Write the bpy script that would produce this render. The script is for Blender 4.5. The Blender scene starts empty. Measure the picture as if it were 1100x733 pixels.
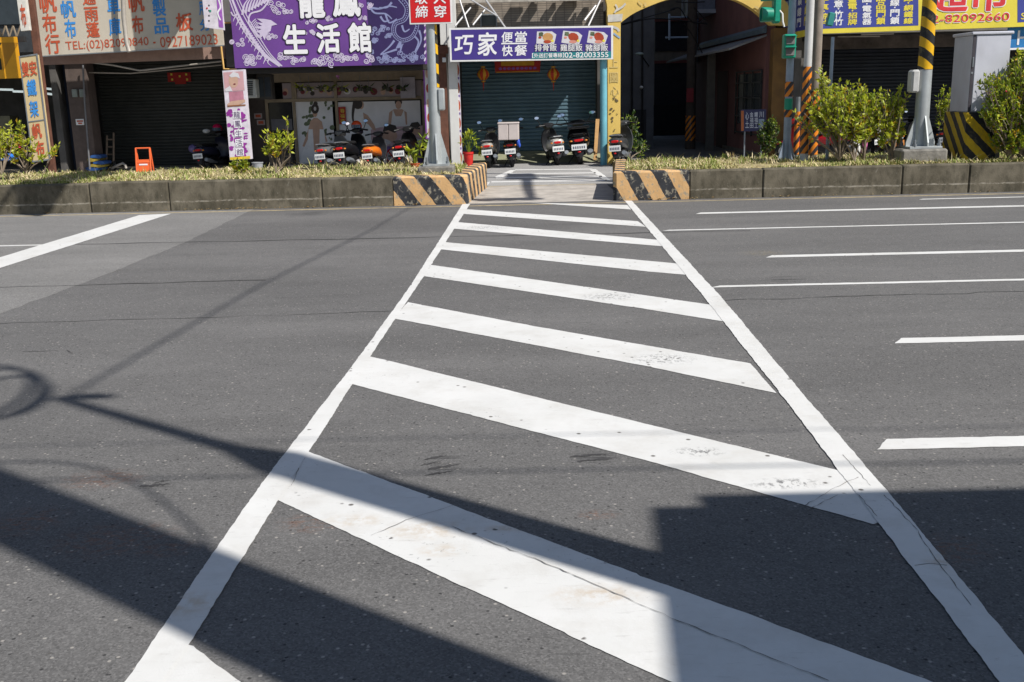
import bpy, math, random
from mathutils import Vector, Matrix
random.seed(11)
RN = random.Random(5)
scene = bpy.context.scene
COL = scene.collection
rad = math.radians

# ------------------------------------------------------------------ camera
FPX, EYE, ROLL, HOR = 1100.0, 1.7, rad(1.3), 263.0
PITCH = math.atan(HOR / FPX)
cR, sR, cP, sP = math.cos(ROLL), math.sin(ROLL), math.cos(PITCH), math.sin(PITCH)
cam_d = bpy.data.cameras.new('camera')
cam_d.sensor_width = 36.0
cam_d.lens = 36.0 * FPX / 1100.0
cam_d.clip_start = 0.05
cam_d.clip_end = 3000
cam = bpy.data.objects.new('camera', cam_d)
COL.objects.link(cam)
vr = Vector((cR, -sR * sP, -sR * cP)); vu = Vector((sR, cR * sP, cR * cP)); vf = Vector((0, cP, -sP))
cam.matrix_world = Matrix(((vr.x, vu.x, -vf.x, 0), (vr.y, vu.y, -vf.y, 0), (vr.z, vu.z, -vf.z, EYE), (0, 0, 0, 1)))
scene.camera = cam

# ------------------------------------------------------------------ light
SUN = Vector((0.72, -0.55, 1.0)).normalized()
world = bpy.data.worlds.new('World'); scene.world = world
world.use_nodes = True
wn = world.node_tree
for n in list(wn.nodes): wn.nodes.remove(n)
sky = wn.nodes.new('ShaderNodeTexSky'); sky.sky_type = 'NISHITA'; sky.sun_disc = False
sky.sun_elevation = math.asin(SUN.z); sky.sun_rotation = math.atan2(SUN.x, SUN.y)
sky.air_density = 1.2; sky.dust_density = 1.2; sky.ozone_density = 1.5
bg = wn.nodes.new('ShaderNodeBackground'); bg.inputs[1].default_value = 0.070
wo = wn.nodes.new('ShaderNodeOutputWorld')
wn.links.new(sky.outputs[0], bg.inputs[0]); wn.links.new(bg.outputs[0], wo.inputs[0])
sl = bpy.data.lights.new('sun', 'SUN'); sl.energy = 4.7; sl.angle = rad(0.53); sl.color = (1.0, 0.955, 0.89)
so = bpy.data.objects.new('sun', sl); COL.objects.link(so)
so.location = (30, -25, 40); so.rotation_euler = SUN.to_track_quat('Z', 'Y').to_euler()
scene.view_settings.view_transform = 'Standard'
scene.view_settings.look = 'None'
scene.view_settings.exposure = 0.36
scene.view_settings.gamma = 1.0
scene.view_settings.use_curve_mapping = False
scene.cycles.max_bounces = 8

# ------------------------------------------------------------------ measuring helpers (photo pixel -> place in the street)
def ray(x, y):
    u = (x - 550) / FPX; v = -(y - 366.5) / FPX
    u2 = cR * u + sR * v; v2 = -sR * u + cR * v
    return Vector((u2, cP + sP * v2, -sP + cP * v2))
def G(x, y, z=0.0):                      # point on a level surface of height z
    d = ray(x, y); t = (z - EYE) / d.z
    return Vector((d.x * t, d.y * t, z))
def P(x, y, Y):                          # point on an upright plane at distance Y
    d = ray(x, y); t = Y / d.y
    return Vector((d.x * t, Y, d.z * t + EYE))

# ------------------------------------------------------------------ materials
def lin(c):
    c = c / 255.0
    return c / 12.92 if c <= 0.04045 else ((c + 0.055) / 1.055) ** 2.4
def rgb(h, k=1.0):
    h = h.lstrip('#')
    return tuple(min(0.9, lin(int(h[i:i + 2], 16)) * k) for i in (0, 2, 4))
MATS = {}
class NT:
    def __init__(s, name):
        s.m = bpy.data.materials.new(name); s.m.use_nodes = True
        s.t = s.m.node_tree; s.b = s.t.nodes['Principled BSDF']
        s.tc = s.t.nodes.new('ShaderNodeTexCoord')
    def n(s, typ, **kw):
        n = s.t.nodes.new(typ)
        for k, v in kw.items():
            if k[:2] == 'i_': n.inputs[k[2:].replace('_', ' ')].default_value = v
            elif k[0] == 'p' and k[1:].isdigit(): n.inputs[int(k[1:])].default_value = v
            else: setattr(n, k, v)
        return n
    def l(s, a, b): s.t.links.new(a, b)
    def co(s, scale=(1, 1, 1), loc=(0, 0, 0), gen=False):
        mp = s.n('ShaderNodeMapping'); mp.inputs['Scale'].default_value = scale; mp.inputs['Location'].default_value = loc
        s.l(s.tc.outputs['Object'], mp.inputs[0]); return mp.outputs[0]
    def noise(s, scale, detail=4, rough=.55, vec=None, dist=0):
        n = s.n('ShaderNodeTexNoise', i_Scale=scale, i_Detail=detail, i_Roughness=rough, i_Distortion=dist)
        s.l(vec if vec is not None else s.tc.outputs['Object'], n.inputs['Vector']); return n.outputs['Fac']
    def ramp(s, fac, a, b, ca=(0, 0, 0, 1), cb=(1, 1, 1, 1)):
        r = s.n('ShaderNodeValToRGB'); e = r.color_ramp.elements
        e[0].position = a; e[1].position = b; e[0].color = ca; e[1].color = cb
        s.l(fac, r.inputs[0]); return r.outputs[0]
    def math(s, op, a, b=None):
        n = s.n('ShaderNodeMath', operation=op)
        for i, v in enumerate((a, b)):
            if v is None: continue
            if isinstance(v, (int, float)): n.inputs[i].default_value = v
            else: s.l(v, n.inputs[i])
        return n.outputs[0]
    def mix(s, fac, a, b, blend='MIX'):
        n = s.n('ShaderNodeMix', data_type='RGBA', blend_type=blend)
        for sock, v in ((n.inputs[0], fac), (n.inputs[6], a), (n.inputs[7], b)):
            if isinstance(v, (int, float)): sock.default_value = v
            elif isinstance(v, tuple): sock.default_value = (v[0], v[1], v[2], 1)
            else: s.l(v, sock)
        return n.outputs[2]
    def bump(s, h, strength=.3, dist=.01):
        n = s.n('ShaderNodeBump'); n.inputs['Strength'].default_value = strength; n.inputs['Distance'].default_value = dist
        s.l(h, n.inputs['Height']); s.l(n.outputs[0], s.b.inputs['Normal'])
    def base(s, c):
        if isinstance(c, tuple): s.b.inputs['Base Color'].default_value = (c[0], c[1], c[2], 1)
        else: s.l(c, s.b.inputs['Base Color'])
    def set(s, rough=.6, metal=0.0, spec=.5):
        s.b.inputs['Roughness'].default_value = rough; s.b.inputs['Metallic'].default_value = metal
        s.b.inputs['Specular IOR Level'].default_value = spec

def M(key, col, rough=.6, metal=0.0, var=.18, scale=6.0, grime=0.0, grime_col=None, bump=0.0, bscale=40.0, spec=.4):
    """plain procedural material: base colour with uneven weathering, grime blotches and a fine bump"""
    if key in MATS: return MATS[key]
    c = rgb(col) if isinstance(col, str) else col
    t = NT(key)
    dk = tuple(x * (1 - var) for x in c); lt = tuple(min(.92, x * (1 + var)) for x in c)
    cc = t.mix(t.ramp(t.noise(scale, 5, .6), .3, .7), dk, lt)
    if grime:
        gc = grime_col or tuple(x * .4 for x in c)
        m = t.ramp(t.noise(scale * .6, 7, .7, t.co((1, 1, .35), (3, 7, 1))), .52, .72)
        cc = t.mix(t.math('MULTIPLY', m, grime), cc, gc)
    t.base(cc); t.set(rough, metal, spec)
    if bump: t.bump(t.noise(bscale, 4), bump, .006)
    MATS[key] = t.m; return t.m

def stripes(key, ca, cb, vec, period, phase=0.0, duty=.5, wear=.3, wearcol=(.2, .19, .17), rough=.6, bump=.2):
    if key in MATS: return MATS[key]
    t = NT(key)
    d = t.n('ShaderNodeVectorMath', operation='DOT_PRODUCT'); d.inputs[1].default_value = vec
    t.l(t.tc.outputs['Object'], d.inputs[0])
    wob = t.math('MULTIPLY', t.math('SUBTRACT', t.noise(9, 3), .5), .03)
    f = t.math('FRACT', t.math('ADD', t.math('DIVIDE', t.math('ADD', d.outputs['Value'], wob), period), 100 + phase))
    s = t.math('GREATER_THAN', f, duty)
    n1 = t.ramp(t.noise(5, 5, .6), .3, .75)
    a = t.mix(n1, tuple(x * .75 for x in ca), ca); b = t.mix(n1, tuple(x * .7 for x in cb), tuple(x * 1.25 for x in cb))
    c = t.mix(s, a, b)
    w = t.math('MULTIPLY', t.ramp(t.noise(11, 8, .72, t.co((1, 1, .8), (4, 2, 9))), .53, .61), wear)
    t.base(t.mix(w, c, wearcol)); t.set(rough, 0, .35)
    if bump: t.bump(t.noise(38, 5), bump, .008)
    MATS[key] = t.m; return t.m

def spots(t, fac, pts, col, soft=True):
    """stain blotches with their own noisy shape at given places of the road"""
    out = None
    for (x, y, rx, ry) in pts:
        v = t.co((1 / rx, 1 / ry, 1), (-x / rx, -y / ry, 0))
        ln = t.n('ShaderNodeVectorMath', operation='LENGTH'); t.l(v, ln.inputs[0])
        m = t.ramp(ln.outputs['Value'], .25, 1.0, (1, 1, 1, 1), (0, 0, 0, 1))
        out = m if out is None else t.math('MAXIMUM', out, m)
    return t.math('MULTIPLY', out, fac)

def asphalt(key, c0, c1, chip=.5, stains=True, gs=1.0):
    if key in MATS: return MATS[key]
    t = NT(key)
    big = t.ramp(t.noise(.5, 8, .66, t.co((.35, 1.2, 1))), .34, .66)
    c = t.mix(big, tuple(x * .93 for x in c0), tuple(x * 1.03 for x in c1))
    lane = t.ramp(t.noise(.9, 3, .5, t.co((.03, 1.0, 1), (5, .3, 0))), .35, .7)
    c = t.mix(t.math('MULTIPLY', t.ramp(t.noise(3.2, 7, .7), .5, .75), .28), c, tuple(x * .62 for x in c0))
    c = t.mix(t.math('MULTIPLY', lane, .34), c, tuple(x * .72 for x in c0))
    v = t.n('ShaderNodeTexVoronoi', i_Scale=140.0 * gs); t.l(t.tc.outputs['Object'], v.inputs['Vector'])
    sep = t.n('ShaderNodeSeparateColor'); t.l(v.outputs['Color'], sep.inputs[0])
    c = t.mix(t.math('MULTIPLY', t.ramp(sep.outputs[0], .35, 1.0), .36), c, tuple(x * 1.7 for x in c1))
    c = t.mix(t.math('MULTIPLY', t.ramp(sep.outputs[1], .55, .95), .40), c, tuple(x * .42 for x in c0))
    v2 = t.n('ShaderNodeTexVoronoi', i_Scale=52.0 * gs); t.l(t.tc.outputs['Object'], v2.inputs['Vector'])
    s2 = t.n('ShaderNodeSeparateColor'); t.l(v2.outputs['Color'], s2.inputs[0])
    chipm = t.math('MULTIPLY', t.math('GREATER_THAN', s2.outputs[0], .958), t.ramp(v2.outputs['Distance'], .22, .42, (1, 1, 1, 1), (0, 0, 0, 1)))
    c = t.mix(t.math('MULTIPLY', chipm, chip), c, (.46, .43, .39))
    pit = t.math('MULTIPLY', t.math('GREATER_THAN', s2.outputs[1], .955), t.ramp(v2.outputs['Distance'], .25, .42, (1, 1, 1, 1), (0, 0, 0, 1)))
    c = t.mix(t.math('MULTIPLY', pit, .75), c, (.015, .015, .016))
    # short dark scuffs along the traffic
    sc = t.ramp(t.noise(9, 6, .65, t.co((.35, 2.4, 1), (2, 5, 0))), .64, .72)
    c = t.mix(t.math('MULTIPLY', sc, .45), c, tuple(x * .45 for x in c0))
    if stains:
        nm = t.ramp(t.noise(19, 8, .78, t.co((1.0, 1.6, 1))), .47, .62)
        rust = [(G(*p).x, G(*p).y, a, b) for p, a, b in (((335, 562), .17, .12), ((120, 580), .30, .22), ((110, 515), .22, .16), ((30, 560), .2, .2), ((640, 553), .12, .06), ((1010, 590), .25, .18), ((175, 590), .16, .1))]
        c = t.mix(t.math('MULTIPLY', spots(t, nm, rust, None), .62), c, (.19, .078, .038))
        oil = [(G(*p).x, G(*p).y, a, b) for p, a, b in (((480, 498), .12, .16), ((640, 491), .14, .12), ((165, 521), .14, .07), ((330, 120 + 110), .4, .4), ((540, 300), .3, .2), ((845, 300), .25, .2)  )]
        nm2 = t.ramp(t.noise(10, 6, .7, t.co((.25, 2.5, 1), (1, 4, 0))), .46, .56)
        c = t.mix(t.math('MULTIPLY', spots(t, nm2, oil, None), .75), c, (.022, .022, .024))
        yel = [(G(820, 272).x, G(820, 272).y, .3, .25), (G(95, 292).x, G(95, 292).y, .35, .3)]
        c = t.mix(t.math('MULTIPLY', spots(t, nm, yel, None), .4), c, (.26, .20, .08))
    t.base(c); t.set(.85, 0, .28)
    h = t.math('ADD', t.math('MULTIPLY', sep.outputs[0], .6), t.noise(180 * gs, 3))
    t.bump(h, .35, .003)
    MATS[key] = t.m; return t.m

def paint(key):
    if key in MATS: return MATS[key]
    t = NT(key)
    c = t.mix(t.ramp(t.noise(1.6, 6, .65), .3, .7), (.56, .56, .545), (.64, .64, .63))
    n = t.noise(16, 7, .7)
    c = t.mix(t.math('MULTIPLY', t.ramp(t.noise(3.1, 6, .7, t.co((1, 1, 1), (9, 4, 0))), .48, .72), .45), c, (.44, .42, .385))
    c = t.mix(t.math('MULTIPLY', t.ramp(t.noise(26, 7, .75, t.co((.3, 1.5, 1), (2, 2, 0))), .58, .70), .35), c, (.30, .295, .28))
    brown = [(G(*p).x, G(*p).y, a, b) for p, a, b in (((460, 570), .22, .12), ((475, 592), .12, .07), ((545, 568), .12, .06), ((380, 560), .16, .08), ((200, 650), .15, .12), ((1015, 605), .1, .12), ((640, 640), .2, .1))]
    c = t.mix(t.math('MULTIPLY', spots(t, t.ramp(n, .42, .62), brown, None), .5), c, (.42, .30, .17))
    tyre = [(G(*p).x, G(*p).y, a, b) for p, a, b in (((712, 386), .26, .17), ((655, 319), .30, .2), ((750, 486), .16, .08), ((520, 245), .4, .3), ((640, 268), .5, .35), ((570, 340), .2, .1), ((845, 520), .2, .08), ((480, 232), .3, .2))]
    c = t.mix(t.math('MULTIPLY', spots(t, t.ramp(t.noise(22, 7, .75, t.co((1.6, 1, 1))), .50, .58), tyre, None), .85), c, (.10, .10, .10))
    v = t.n('ShaderNodeTexVoronoi', i_Scale=24.0); t.l(t.tc.outputs['Object'], v.inputs['Vector'])
    s2 = t.n('ShaderNodeSeparateColor'); t.l(v.outputs['Color'], s2.inputs[0])
    pit = t.math('MULTIPLY', t.math('GREATER_THAN', s2.outputs[0], .968), t.ramp(v.outputs['Distance'], .18, .34, (1, 1, 1, 1), (0, 0, 0, 1)))
    c = t.mix(t.math('MULTIPLY', pit, .9), c, (.07, .06, .05))
    worn = t.math('MULTIPLY', t.ramp(t.noise(30, 8, .8), .60, .645), t.ramp(t.noise(1.1, 3, .5, t.co((1, 1, 1), (3, 3, 0))), .5, .62))
    c = t.mix(t.math('MULTIPLY', worn, .8), c, (.12, .12, .12))
    t.base(c); t.set(.62, 0, .35); t.bump(t.noise(120, 4), .25, .003)
    MATS[key] = t.m; return t.m

def leafmat(key, c):
    if key in MATS: return MATS[key]
    t = NT(key)
    t.base(t.mix(t.ramp(t.noise(9, 3), .3, .7), tuple(x * .7 for x in c), tuple(x * 1.25 for x in c)))
    t.set(.45, 0, .4)
    tr = t.n('ShaderNodeBsdfTranslucent'); tr.inputs[0].default_value = (c[0] * 1.3, c[1] * 1.3, c[2] * .8, 1)
    mx = t.n('ShaderNodeMixShader'); mx.inputs[0].default_value = .35
    out = t.t.nodes['Material Output']
    t.l(t.b.outputs[0], mx.inputs[1]); t.l(tr.outputs[0], mx.inputs[2]); t.l(mx.outputs[0], out.inputs[0])
    MATS[key] = t.m; return t.m

def tiles(key, c, mortar, sx, sz, rough=.5):
    if key in MATS: return MATS[key]
    t = NT(key)
    mp = t.n('ShaderNodeMapping'); mp.inputs['Rotation'].default_value = (rad(90), 0, 0)
    t.l(t.tc.outputs['Object'], mp.inputs[0])
    b = t.n('ShaderNodeTexBrick'); b.offset = 0.0
    b.inputs['Scale'].default_value = 1.0; b.inputs['Brick Width'].default_value = sx; b.inputs['Row Height'].default_value = sz
    b.inputs['Mortar Size'].default_value = .006
    b.inputs['Color1'].default_value = (*tuple(x * .8 for x in c), 1); b.inputs['Color2'].default_value = (*tuple(x * 1.15 for x in c), 1)
    b.inputs['Mortar'].default_value = (*mortar, 1)
    t.l(mp.outputs[0], b.inputs['Vector'])
    g = t.ramp(t.noise(2.2, 6, .7, t.co((1, 1, .4))), .42, .75)
    t.base(t.mix(t.math('MULTIPLY', g, .6), b.outputs['Color'], tuple(x * .35 for x in c))); t.set(rough, 0, .4)
    MATS[key] = t.m; return t.m

def emit(key, c, s):
    if key in MATS: return MATS[key]
    t = NT(key); t.base(c); t.b.inputs['Emission Color'].default_value = (*c, 1); t.b.inputs['Emission Strength'].default_value = s
    MATS[key] = t.m; return t.m

def kerb_concrete():
    key = 'kerb_concrete'
    if key in MATS: return MATS[key]
    t = NT(key)
    c = t.mix(t.ramp(t.noise(2.5, 7, .65), .3, .7), (.07, .061, .043), (.175, .155, .118))
    streak = t.ramp(t.noise(7, 6, .7, t.co((1.5, 1, .7), (1, 2, 3))), .46, .66)
    c = t.mix(t.math('MULTIPLY', streak, .7), c, (.045, .042, .03))
    lt = t.ramp(t.noise(15, 7, .75, t.co((1, 1, .6), (8, 1, 2))), .62, .70)
    c = t.mix(t.math('MULTIPLY', lt, .55), c, (.34, .32, .28))
    # pale scrape line along the block at about half height
    sp = t.n('ShaderNodeSeparateXYZ'); t.l(t.tc.outputs['Object'], sp.inputs[0])
    zz = t.math('ADD', sp.outputs[2], t.math('MULTIPLY', t.math('SUBTRACT', t.noise(3, 5), .5), .05))
    band = t.math('LESS_THAN', t.math('ABSOLUTE', t.math('SUBTRACT', zz, .2)), .012)
    band = t.math('MULTIPLY', band, t.ramp(t.noise(13, 7, .75, t.co((.5, 1, 1), (5, 5, 5))), .42, .56))
    c = t.mix(t.math('MULTIPLY', band, .55), c, (.42, .39, .33))
    t.base(c); t.set(.9, 0, .2); t.bump(t.noise(45, 6, .7), .6, .008)
    MATS[key] = t.m; return t.m

# ------------------------------------------------------------------ mesh builder
class MB:
    def __init__(s): s.v = []; s.f = []; s.fm = []; s.m = []; s.cur = 0
    def use(s, m):
        if m not in s.m: s.m.append(m)
        s.cur = s.m.index(m); return s
    def add(s, vs, fs):
        o = len(s.v); s.v += [tuple(v) for v in vs]
        for f in fs: s.f.append(tuple(i + o for i in f)); s.fm.append(s.cur)
        return s
    def box(s, x0, x1, y0, y1, z0, z1, ch=0.0):
        c = Vector(((x0 + x1) / 2, (y0 + y1) / 2, (z0 + z1) / 2))
        return s.obox(c, (abs(x1 - x0) / 2, abs(y1 - y0) / 2, abs(z1 - z0) / 2), None, ch)
    def obox(s, c, h, R=None, ch=0.0):
        c = Vector(c)
        if ch <= 0:
            vs = [Vector((a * h[0], b * h[1], d * h[2])) for a in (-1, 1) for b in (-1, 1) for d in (-1, 1)]
            fs = [(0, 1, 3, 2), (4, 6, 7, 5), (0, 4, 5, 1), (2, 3, 7, 6), (0, 2, 6, 4), (1, 5, 7, 3)]
        else:
            ch = min(ch, min(h) * .9); vs = []; idx = {}
            for a in (-1, 1):
                for b in (-1, 1):
                    for d in (-1, 1):
                        for ax in range(3):
                            p = [a * (h[0] - ch), b * (h[1] - ch), d * (h[2] - ch)]
                            p[ax] += (a, b, d)[ax] * ch
                            idx[(a, b, d, ax)] = len(vs); vs.append(Vector(p))
            fs = []
            def q(*k): fs.append(tuple(idx[i] for i in k))
            for a in (-1, 1):
                q((a, -1, -1, 0), (a, 1, -1, 0), (a, 1, 1, 0), (a, -1, 1, 0))
                q((-1, a, -1, 1), (1, a, -1, 1), (1, a, 1, 1), (-1, a, 1, 1))
                q((-1, -1, a, 2), (1, -1, a, 2), (1, 1, a, 2), (-1, 1, a, 2))
                for b in (-1, 1):
                    q((a, b, -1, 0), (a, b, 1, 0), (a, b, 1, 1), (a, b, -1, 1))
                    q((a, -1, b, 0), (a, 1, b, 0), (a, 1, b, 2), (a, -1, b, 2))
                    q((-1, a, b, 1), (1, a, b, 1), (1, a, b, 2), (-1, a, b, 2))
                    for d in (-1, 1): q((a, b, d, 0), (a, b, d, 1), (a, b, d, 2))
        if R is not None: vs = [R @ v for v in vs]
        return s.add([v + c for v in vs], fs)
    def tube(s, pts, r, n=8, cap=True):
        pts = [Vector(p) for p in pts]; k = len(pts)
        rs = r if isinstance(r, (list, tuple)) else [r] * k
        vs = []; ref = None
        for i, p in enumerate(pts):
            d = (pts[min(i + 1, k - 1)] - pts[max(i - 1, 0)]).normalized()
            if ref is None:
                ref = Vector((0, 0, 1)) if abs(d.z) < .9 else Vector((1, 0, 0))
            a = d.cross(ref).normalized(); b = d.cross(a).normalized(); ref = a.cross(d).normalized() * 1.0
            ref = -b if (-b).dot(ref) > b.dot(ref) else b
            for j in range(n):
                t = 2 * math.pi * j / n
                vs.append(p + (a * math.cos(t) + ref * math.sin(t)) * rs[i])
        fs = [(i * n + j, i * n + (j + 1) % n, (i + 1) * n + (j + 1) % n, (i + 1) * n + j) for i in range(k - 1) for j in range(n)]
        if cap: fs += [tuple(range(n)), tuple(range((k - 1) * n, k * n))]
        return s.add(vs, fs)
    def lathe(s, prof, c, n=16, R=None, a0=0.0, a1=2 * math.pi):
        full = abs(a1 - a0 - 2 * math.pi) < 1e-6; k = n if full else n + 1
        vs = []; c = Vector(c)
        for (r, z) in prof:
            for j in range(k):
                t = a0 + (a1 - a0) * j / n
                v = Vector((r * math.cos(t), r * math.sin(t), z))
                vs.append((R @ v if R is not None else v) + c)
        fs = []
        for i in range(len(prof) - 1):
            for j in range(n):
                j2 = (j + 1) % k
                fs.append((i * k + j, i * k + j2, (i + 1) * k + j2, (i + 1) * k + j))
        return s.add(vs, fs)
    def ell(s, c, r, n=12, m=8, R=None):
        prof = [(max(1e-4, math.sin(math.pi * i / m)), -math.cos(math.pi * i / m)) for i in range(m + 1)]
        S = Matrix.Diagonal(Vector(r)); S = (R @ S) if R is not None else S
        return s.lathe(prof, c, n, S)
    def loft(s, secs, cap=True):
        n = len(secs[0]); vs = [p for sec in secs for p in sec]
        fs = [(i * n + j, i * n + (j + 1) % n, (i + 1) * n + (j + 1) % n, (i + 1) * n + j) for i in range(len(secs) - 1) for j in range(n)]
        if cap: fs += [tuple(range(n))[::-1], tuple(range((len(secs) - 1) * n, len(secs) * n))]
        return s.add(vs, fs)
    def body(s, secs, n=12, e=2.6):       # sections (y, centre z, half width, half height) joined as a rounded hull
        out = []
        for (y, zc, hw, hh) in secs:
            ring = []
            for j in range(n):
                t = 2 * math.pi * j / n; ca, sa = math.cos(t), math.sin(t)
                ring.append(Vector((hw * math.copysign(abs(ca) ** (2 / e), ca), y, zc + hh * math.copysign(abs(sa) ** (2 / e), sa))))
            out.append(ring)
        return s.loft(out)
    def poly(s, pts): return s.add(pts, [tuple(range(len(pts)))])
    def prism(s, pts, d):                 # outline extruded by vector d
        n = len(pts); d = Vector(d); pts = [Vector(p) for p in pts]
        fs = [tuple(range(n))[::-1], tuple(range(n, 2 * n))] + [(i, (i + 1) % n, n + (i + 1) % n, n + i) for i in range(n)]
        return s.add(pts + [p + d for p in pts], fs)
    def build(s, name, parent=None, origin=None, smooth=True, kind=None):
        me = bpy.data.meshes.new(name)
        if parent is not None:
            o0 = Vector((0, 0, 0)); p = parent
            while p is not None: o0 = o0 + p.location; p = p.parent
        elif origin is not None: o0 = Vector(origin)
        else:
            xs = [v[0] for v in s.v]; ys = [v[1] for v in s.v]; zs = [v[2] for v in s.v]
            o0 = Vector(((min(xs) + max(xs)) / 2, (min(ys) + max(ys)) / 2, min(zs)))
        me.from_pydata([(v[0] - o0.x, v[1] - o0.y, v[2] - o0.z) for v in s.v], [], s.f)
        for m in s.m: me.materials.append(m)
        me.polygons.foreach_set('material_index', s.fm)
        if smooth:
            me.polygons.foreach_set('use_smooth', [True] * len(s.f))
            try: me.set_sharp_from_angle(angle=rad(38))
            except Exception: pass
        me.update()
        ob = bpy.data.objects.new(name, me); COL.objects.link(ob)
        if parent is not None: ob.parent = parent
        else: ob.location = o0
        if kind: ob['kind'] = kind
        return ob
def tag(o, label, cat, group=None, kind=None):
    if label: o['label'] = label
    if cat: o['category'] = cat
    if group: o['group'] = group
    if kind: o['kind'] = kind
    return o
def thing(name, label, cat, loc, group=None):
    o = bpy.data.objects.new(name, None); COL.objects.link(o); o.location = loc; o.empty_display_size = .1
    return tag(o, label, cat, group)
def copy_tree(o, parent=None):
    c = o.copy(); COL.objects.link(c)
    if parent is not None: c.parent = parent
    for ch in list(o.children): copy_tree(ch, c)
    return c
def setrot(o, rz): o.rotation_euler = (0, 0, rz)

# ------------------------------------------------------------------ lettering
_GL = {}
def glyphs(s, off=0.0):
    k = (s, off)
    if k not in _GL:
        c = bpy.data.curves.new('lettering', 'FONT'); c.body = s; c.resolution_u = 3
        o = bpy.data.objects.new('lettering', c); COL.objects.link(o)
        me = bpy.data.meshes.new_from_object(o.evaluated_get(bpy.context.evaluated_depsgraph_get()))
        vs = [(v.co.x, v.co.y) for v in me.vertices]; fs = [tuple(p.vertices) for p in me.polygons]
        bpy.data.objects.remove(o); bpy.data.curves.remove(c); bpy.data.meshes.remove(me)
        xs = [v[0] for v in vs]; ys = [v[1] for v in vs]
        x0, x1, y0, y1 = min(xs), max(xs), min(ys), max(ys)
        _GL[k] = ([((x - x0) / (x1 - x0), (y - y0) / (y1 - y0)) for x, y in vs], fs)
    return _GL[k]
class Board:
    """a flat sign face; corners top-left, top-right, bottom-right, bottom-left as points; faces -n"""
    def __init__(s, tl, tr, br, bl):
        s.c = [Vector(p) for p in (tl, tr, br, bl)]
        s.n = (s.c[1] - s.c[0]).cross(s.c[3] - s.c[0]).normalized()      # towards the viewer
        if s.n.y > 0: s.n = -s.n
    def at(s, u, v, lift=0.0):             # v counts down from the top
        a = s.c[0].lerp(s.c[1], u); b = s.c[3].lerp(s.c[2], u)
        return a.lerp(b, v) + s.n * lift
    def text(s, mb, st, u0, v0, u1, v1, off=.02, lift=.006, shear=0.0):
        vs, fs = glyphs(st)
        o = max(off, 0) * .62; ox = o / max(1, len(st)); n = 0 if o == 0 else 8 if off > .03 else 4
        e = [(0, 0)] + [(ox * math.cos(2 * math.pi * i / n + .4), o * math.sin(2 * math.pi * i / n + .4)) for i in range(n)]
        for i, (dx, dy) in enumerate(e):
            mb.add([s.at(u0 + (u1 - u0) * (dx + ox + x * (1 - 2 * ox)) + shear * (y - .5), v1 + (v0 - v1) * (dy + o + y * (1 - 2 * o)), lift + .00025 * i) for x, y in vs], fs)
        return mb
    def rect(s, mb, u0, v0, u1, v1, lift=.004):
        return mb.poly([s.at(u0, v0, lift), s.at(u0, v1, lift), s.at(u1, v1, lift), s.at(u1, v0, lift)])
    def pol(s, mb, pts, lift=.004): return mb.poly([s.at(u, v, lift) for u, v in pts])
    def stroke(s, mb, pts, w, lift=.005, asp=1.0):
        n = len(pts); L = []; R = []
        for i, (u, v) in enumerate(pts):
            a = pts[max(i - 1, 0)]; b = pts[min(i + 1, n - 1)]
            du, dv = (b[0] - a[0]) * asp, b[1] - a[1]; q = math.hypot(du, dv) or 1
            ww = (w(i / (n - 1)) if callable(w) else w) / 2
            nu, nv = -dv / q * ww / asp, du / q * ww
            L.append(s.at(u + nu, v + nv, lift)); R.append(s.at(u - nu, v - nv, lift))
        mb.add(L + R, [(i, i + 1, n + i + 1, n + i) for i in range(n - 1)])
    def slab(s, mb, t=.06):
        return mb.prism([p for p in s.c], -s.n * t)
def arc(cx, cy, rx, ry, a0, a1, n=14): return [(cx + rx * math.cos(rad(a0 + (a1 - a0) * i / n)), cy + ry * math.sin(rad(a0 + (a1 - a0) * i / n))) for i in range(n + 1)]
def spline(pts, n=8):
    out = []; p = [pts[0]] + list(pts) + [pts[-1]]
    for i in range(1, len(p) - 2):
        for k in range(n):
            t = k / n; a, b, c, d = p[i - 1], p[i], p[i + 1], p[i + 2]
            out.append(tuple(.5 * ((2 * b[j]) + (-a[j] + c[j]) * t + (2 * a[j] - 5 * b[j] + 4 * c[j] - d[j]) * t * t + (-a[j] + 3 * b[j] - 3 * c[j] + d[j]) * t ** 3) for j in range(len(b))))
    out.append(tuple(pts[-1])); return out

# ------------------------------------------------------------------ colours used in several places
asp_main = asphalt('asphalt', (.097, .095, .094), (.145, .1415, .139))
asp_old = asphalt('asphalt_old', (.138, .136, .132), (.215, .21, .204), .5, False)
asp_slow = asphalt('asphalt_slow', (.24, .237, .232), (.33, .325, .318), .25, False)
gap_conc = M('gap_concrete', (.38, .35, .315), .9, var=.25, scale=3, grime=.6, grime_col=(.12, .11, .10), bump=.4, bscale=60)
white_paint = paint('road_paint')
tan_line = M('faded_yellow_line', (.42, .34, .20), .8, var=.35, scale=9, grime=.8, grime_col=(.14, .13, .12))
conc = kerb_concrete()
steel = M('galvanised_steel', (.40, .43, .44), .45, .35, .12, 5, .35, (.28, .28, .27))
steel_dk = M('weathered_steel', (.20, .22, .24), .5, .3, .2, 6, .4)
black = M('black_plastic', (.012, .012, .013), .45, 0, .2)
blackg = M('black_gloss', (.012, .012, .014), .18, 0, .1, spec=.6)
rubber = M('tyre_rubber', (.018, .018, .018), .85, 0, .2)
chrome = M('chrome', (.6, .6, .62), .15, 1.0, .05)
alu = M('aluminium', (.42, .43, .44), .35, .8, .1)
mirror_m = M('mirror_glass', (.85, .88, .9), .03, 1.0, .02)
red_lamp = M('red_lamp', (.5, .012, .015), .2, 0, .1)
amber = M('amber_lamp', (.6, .2, .02), .25, 0, .1)
plate_w = M('number_plate', (.72, .73, .72), .5, 0, .05)
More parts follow.
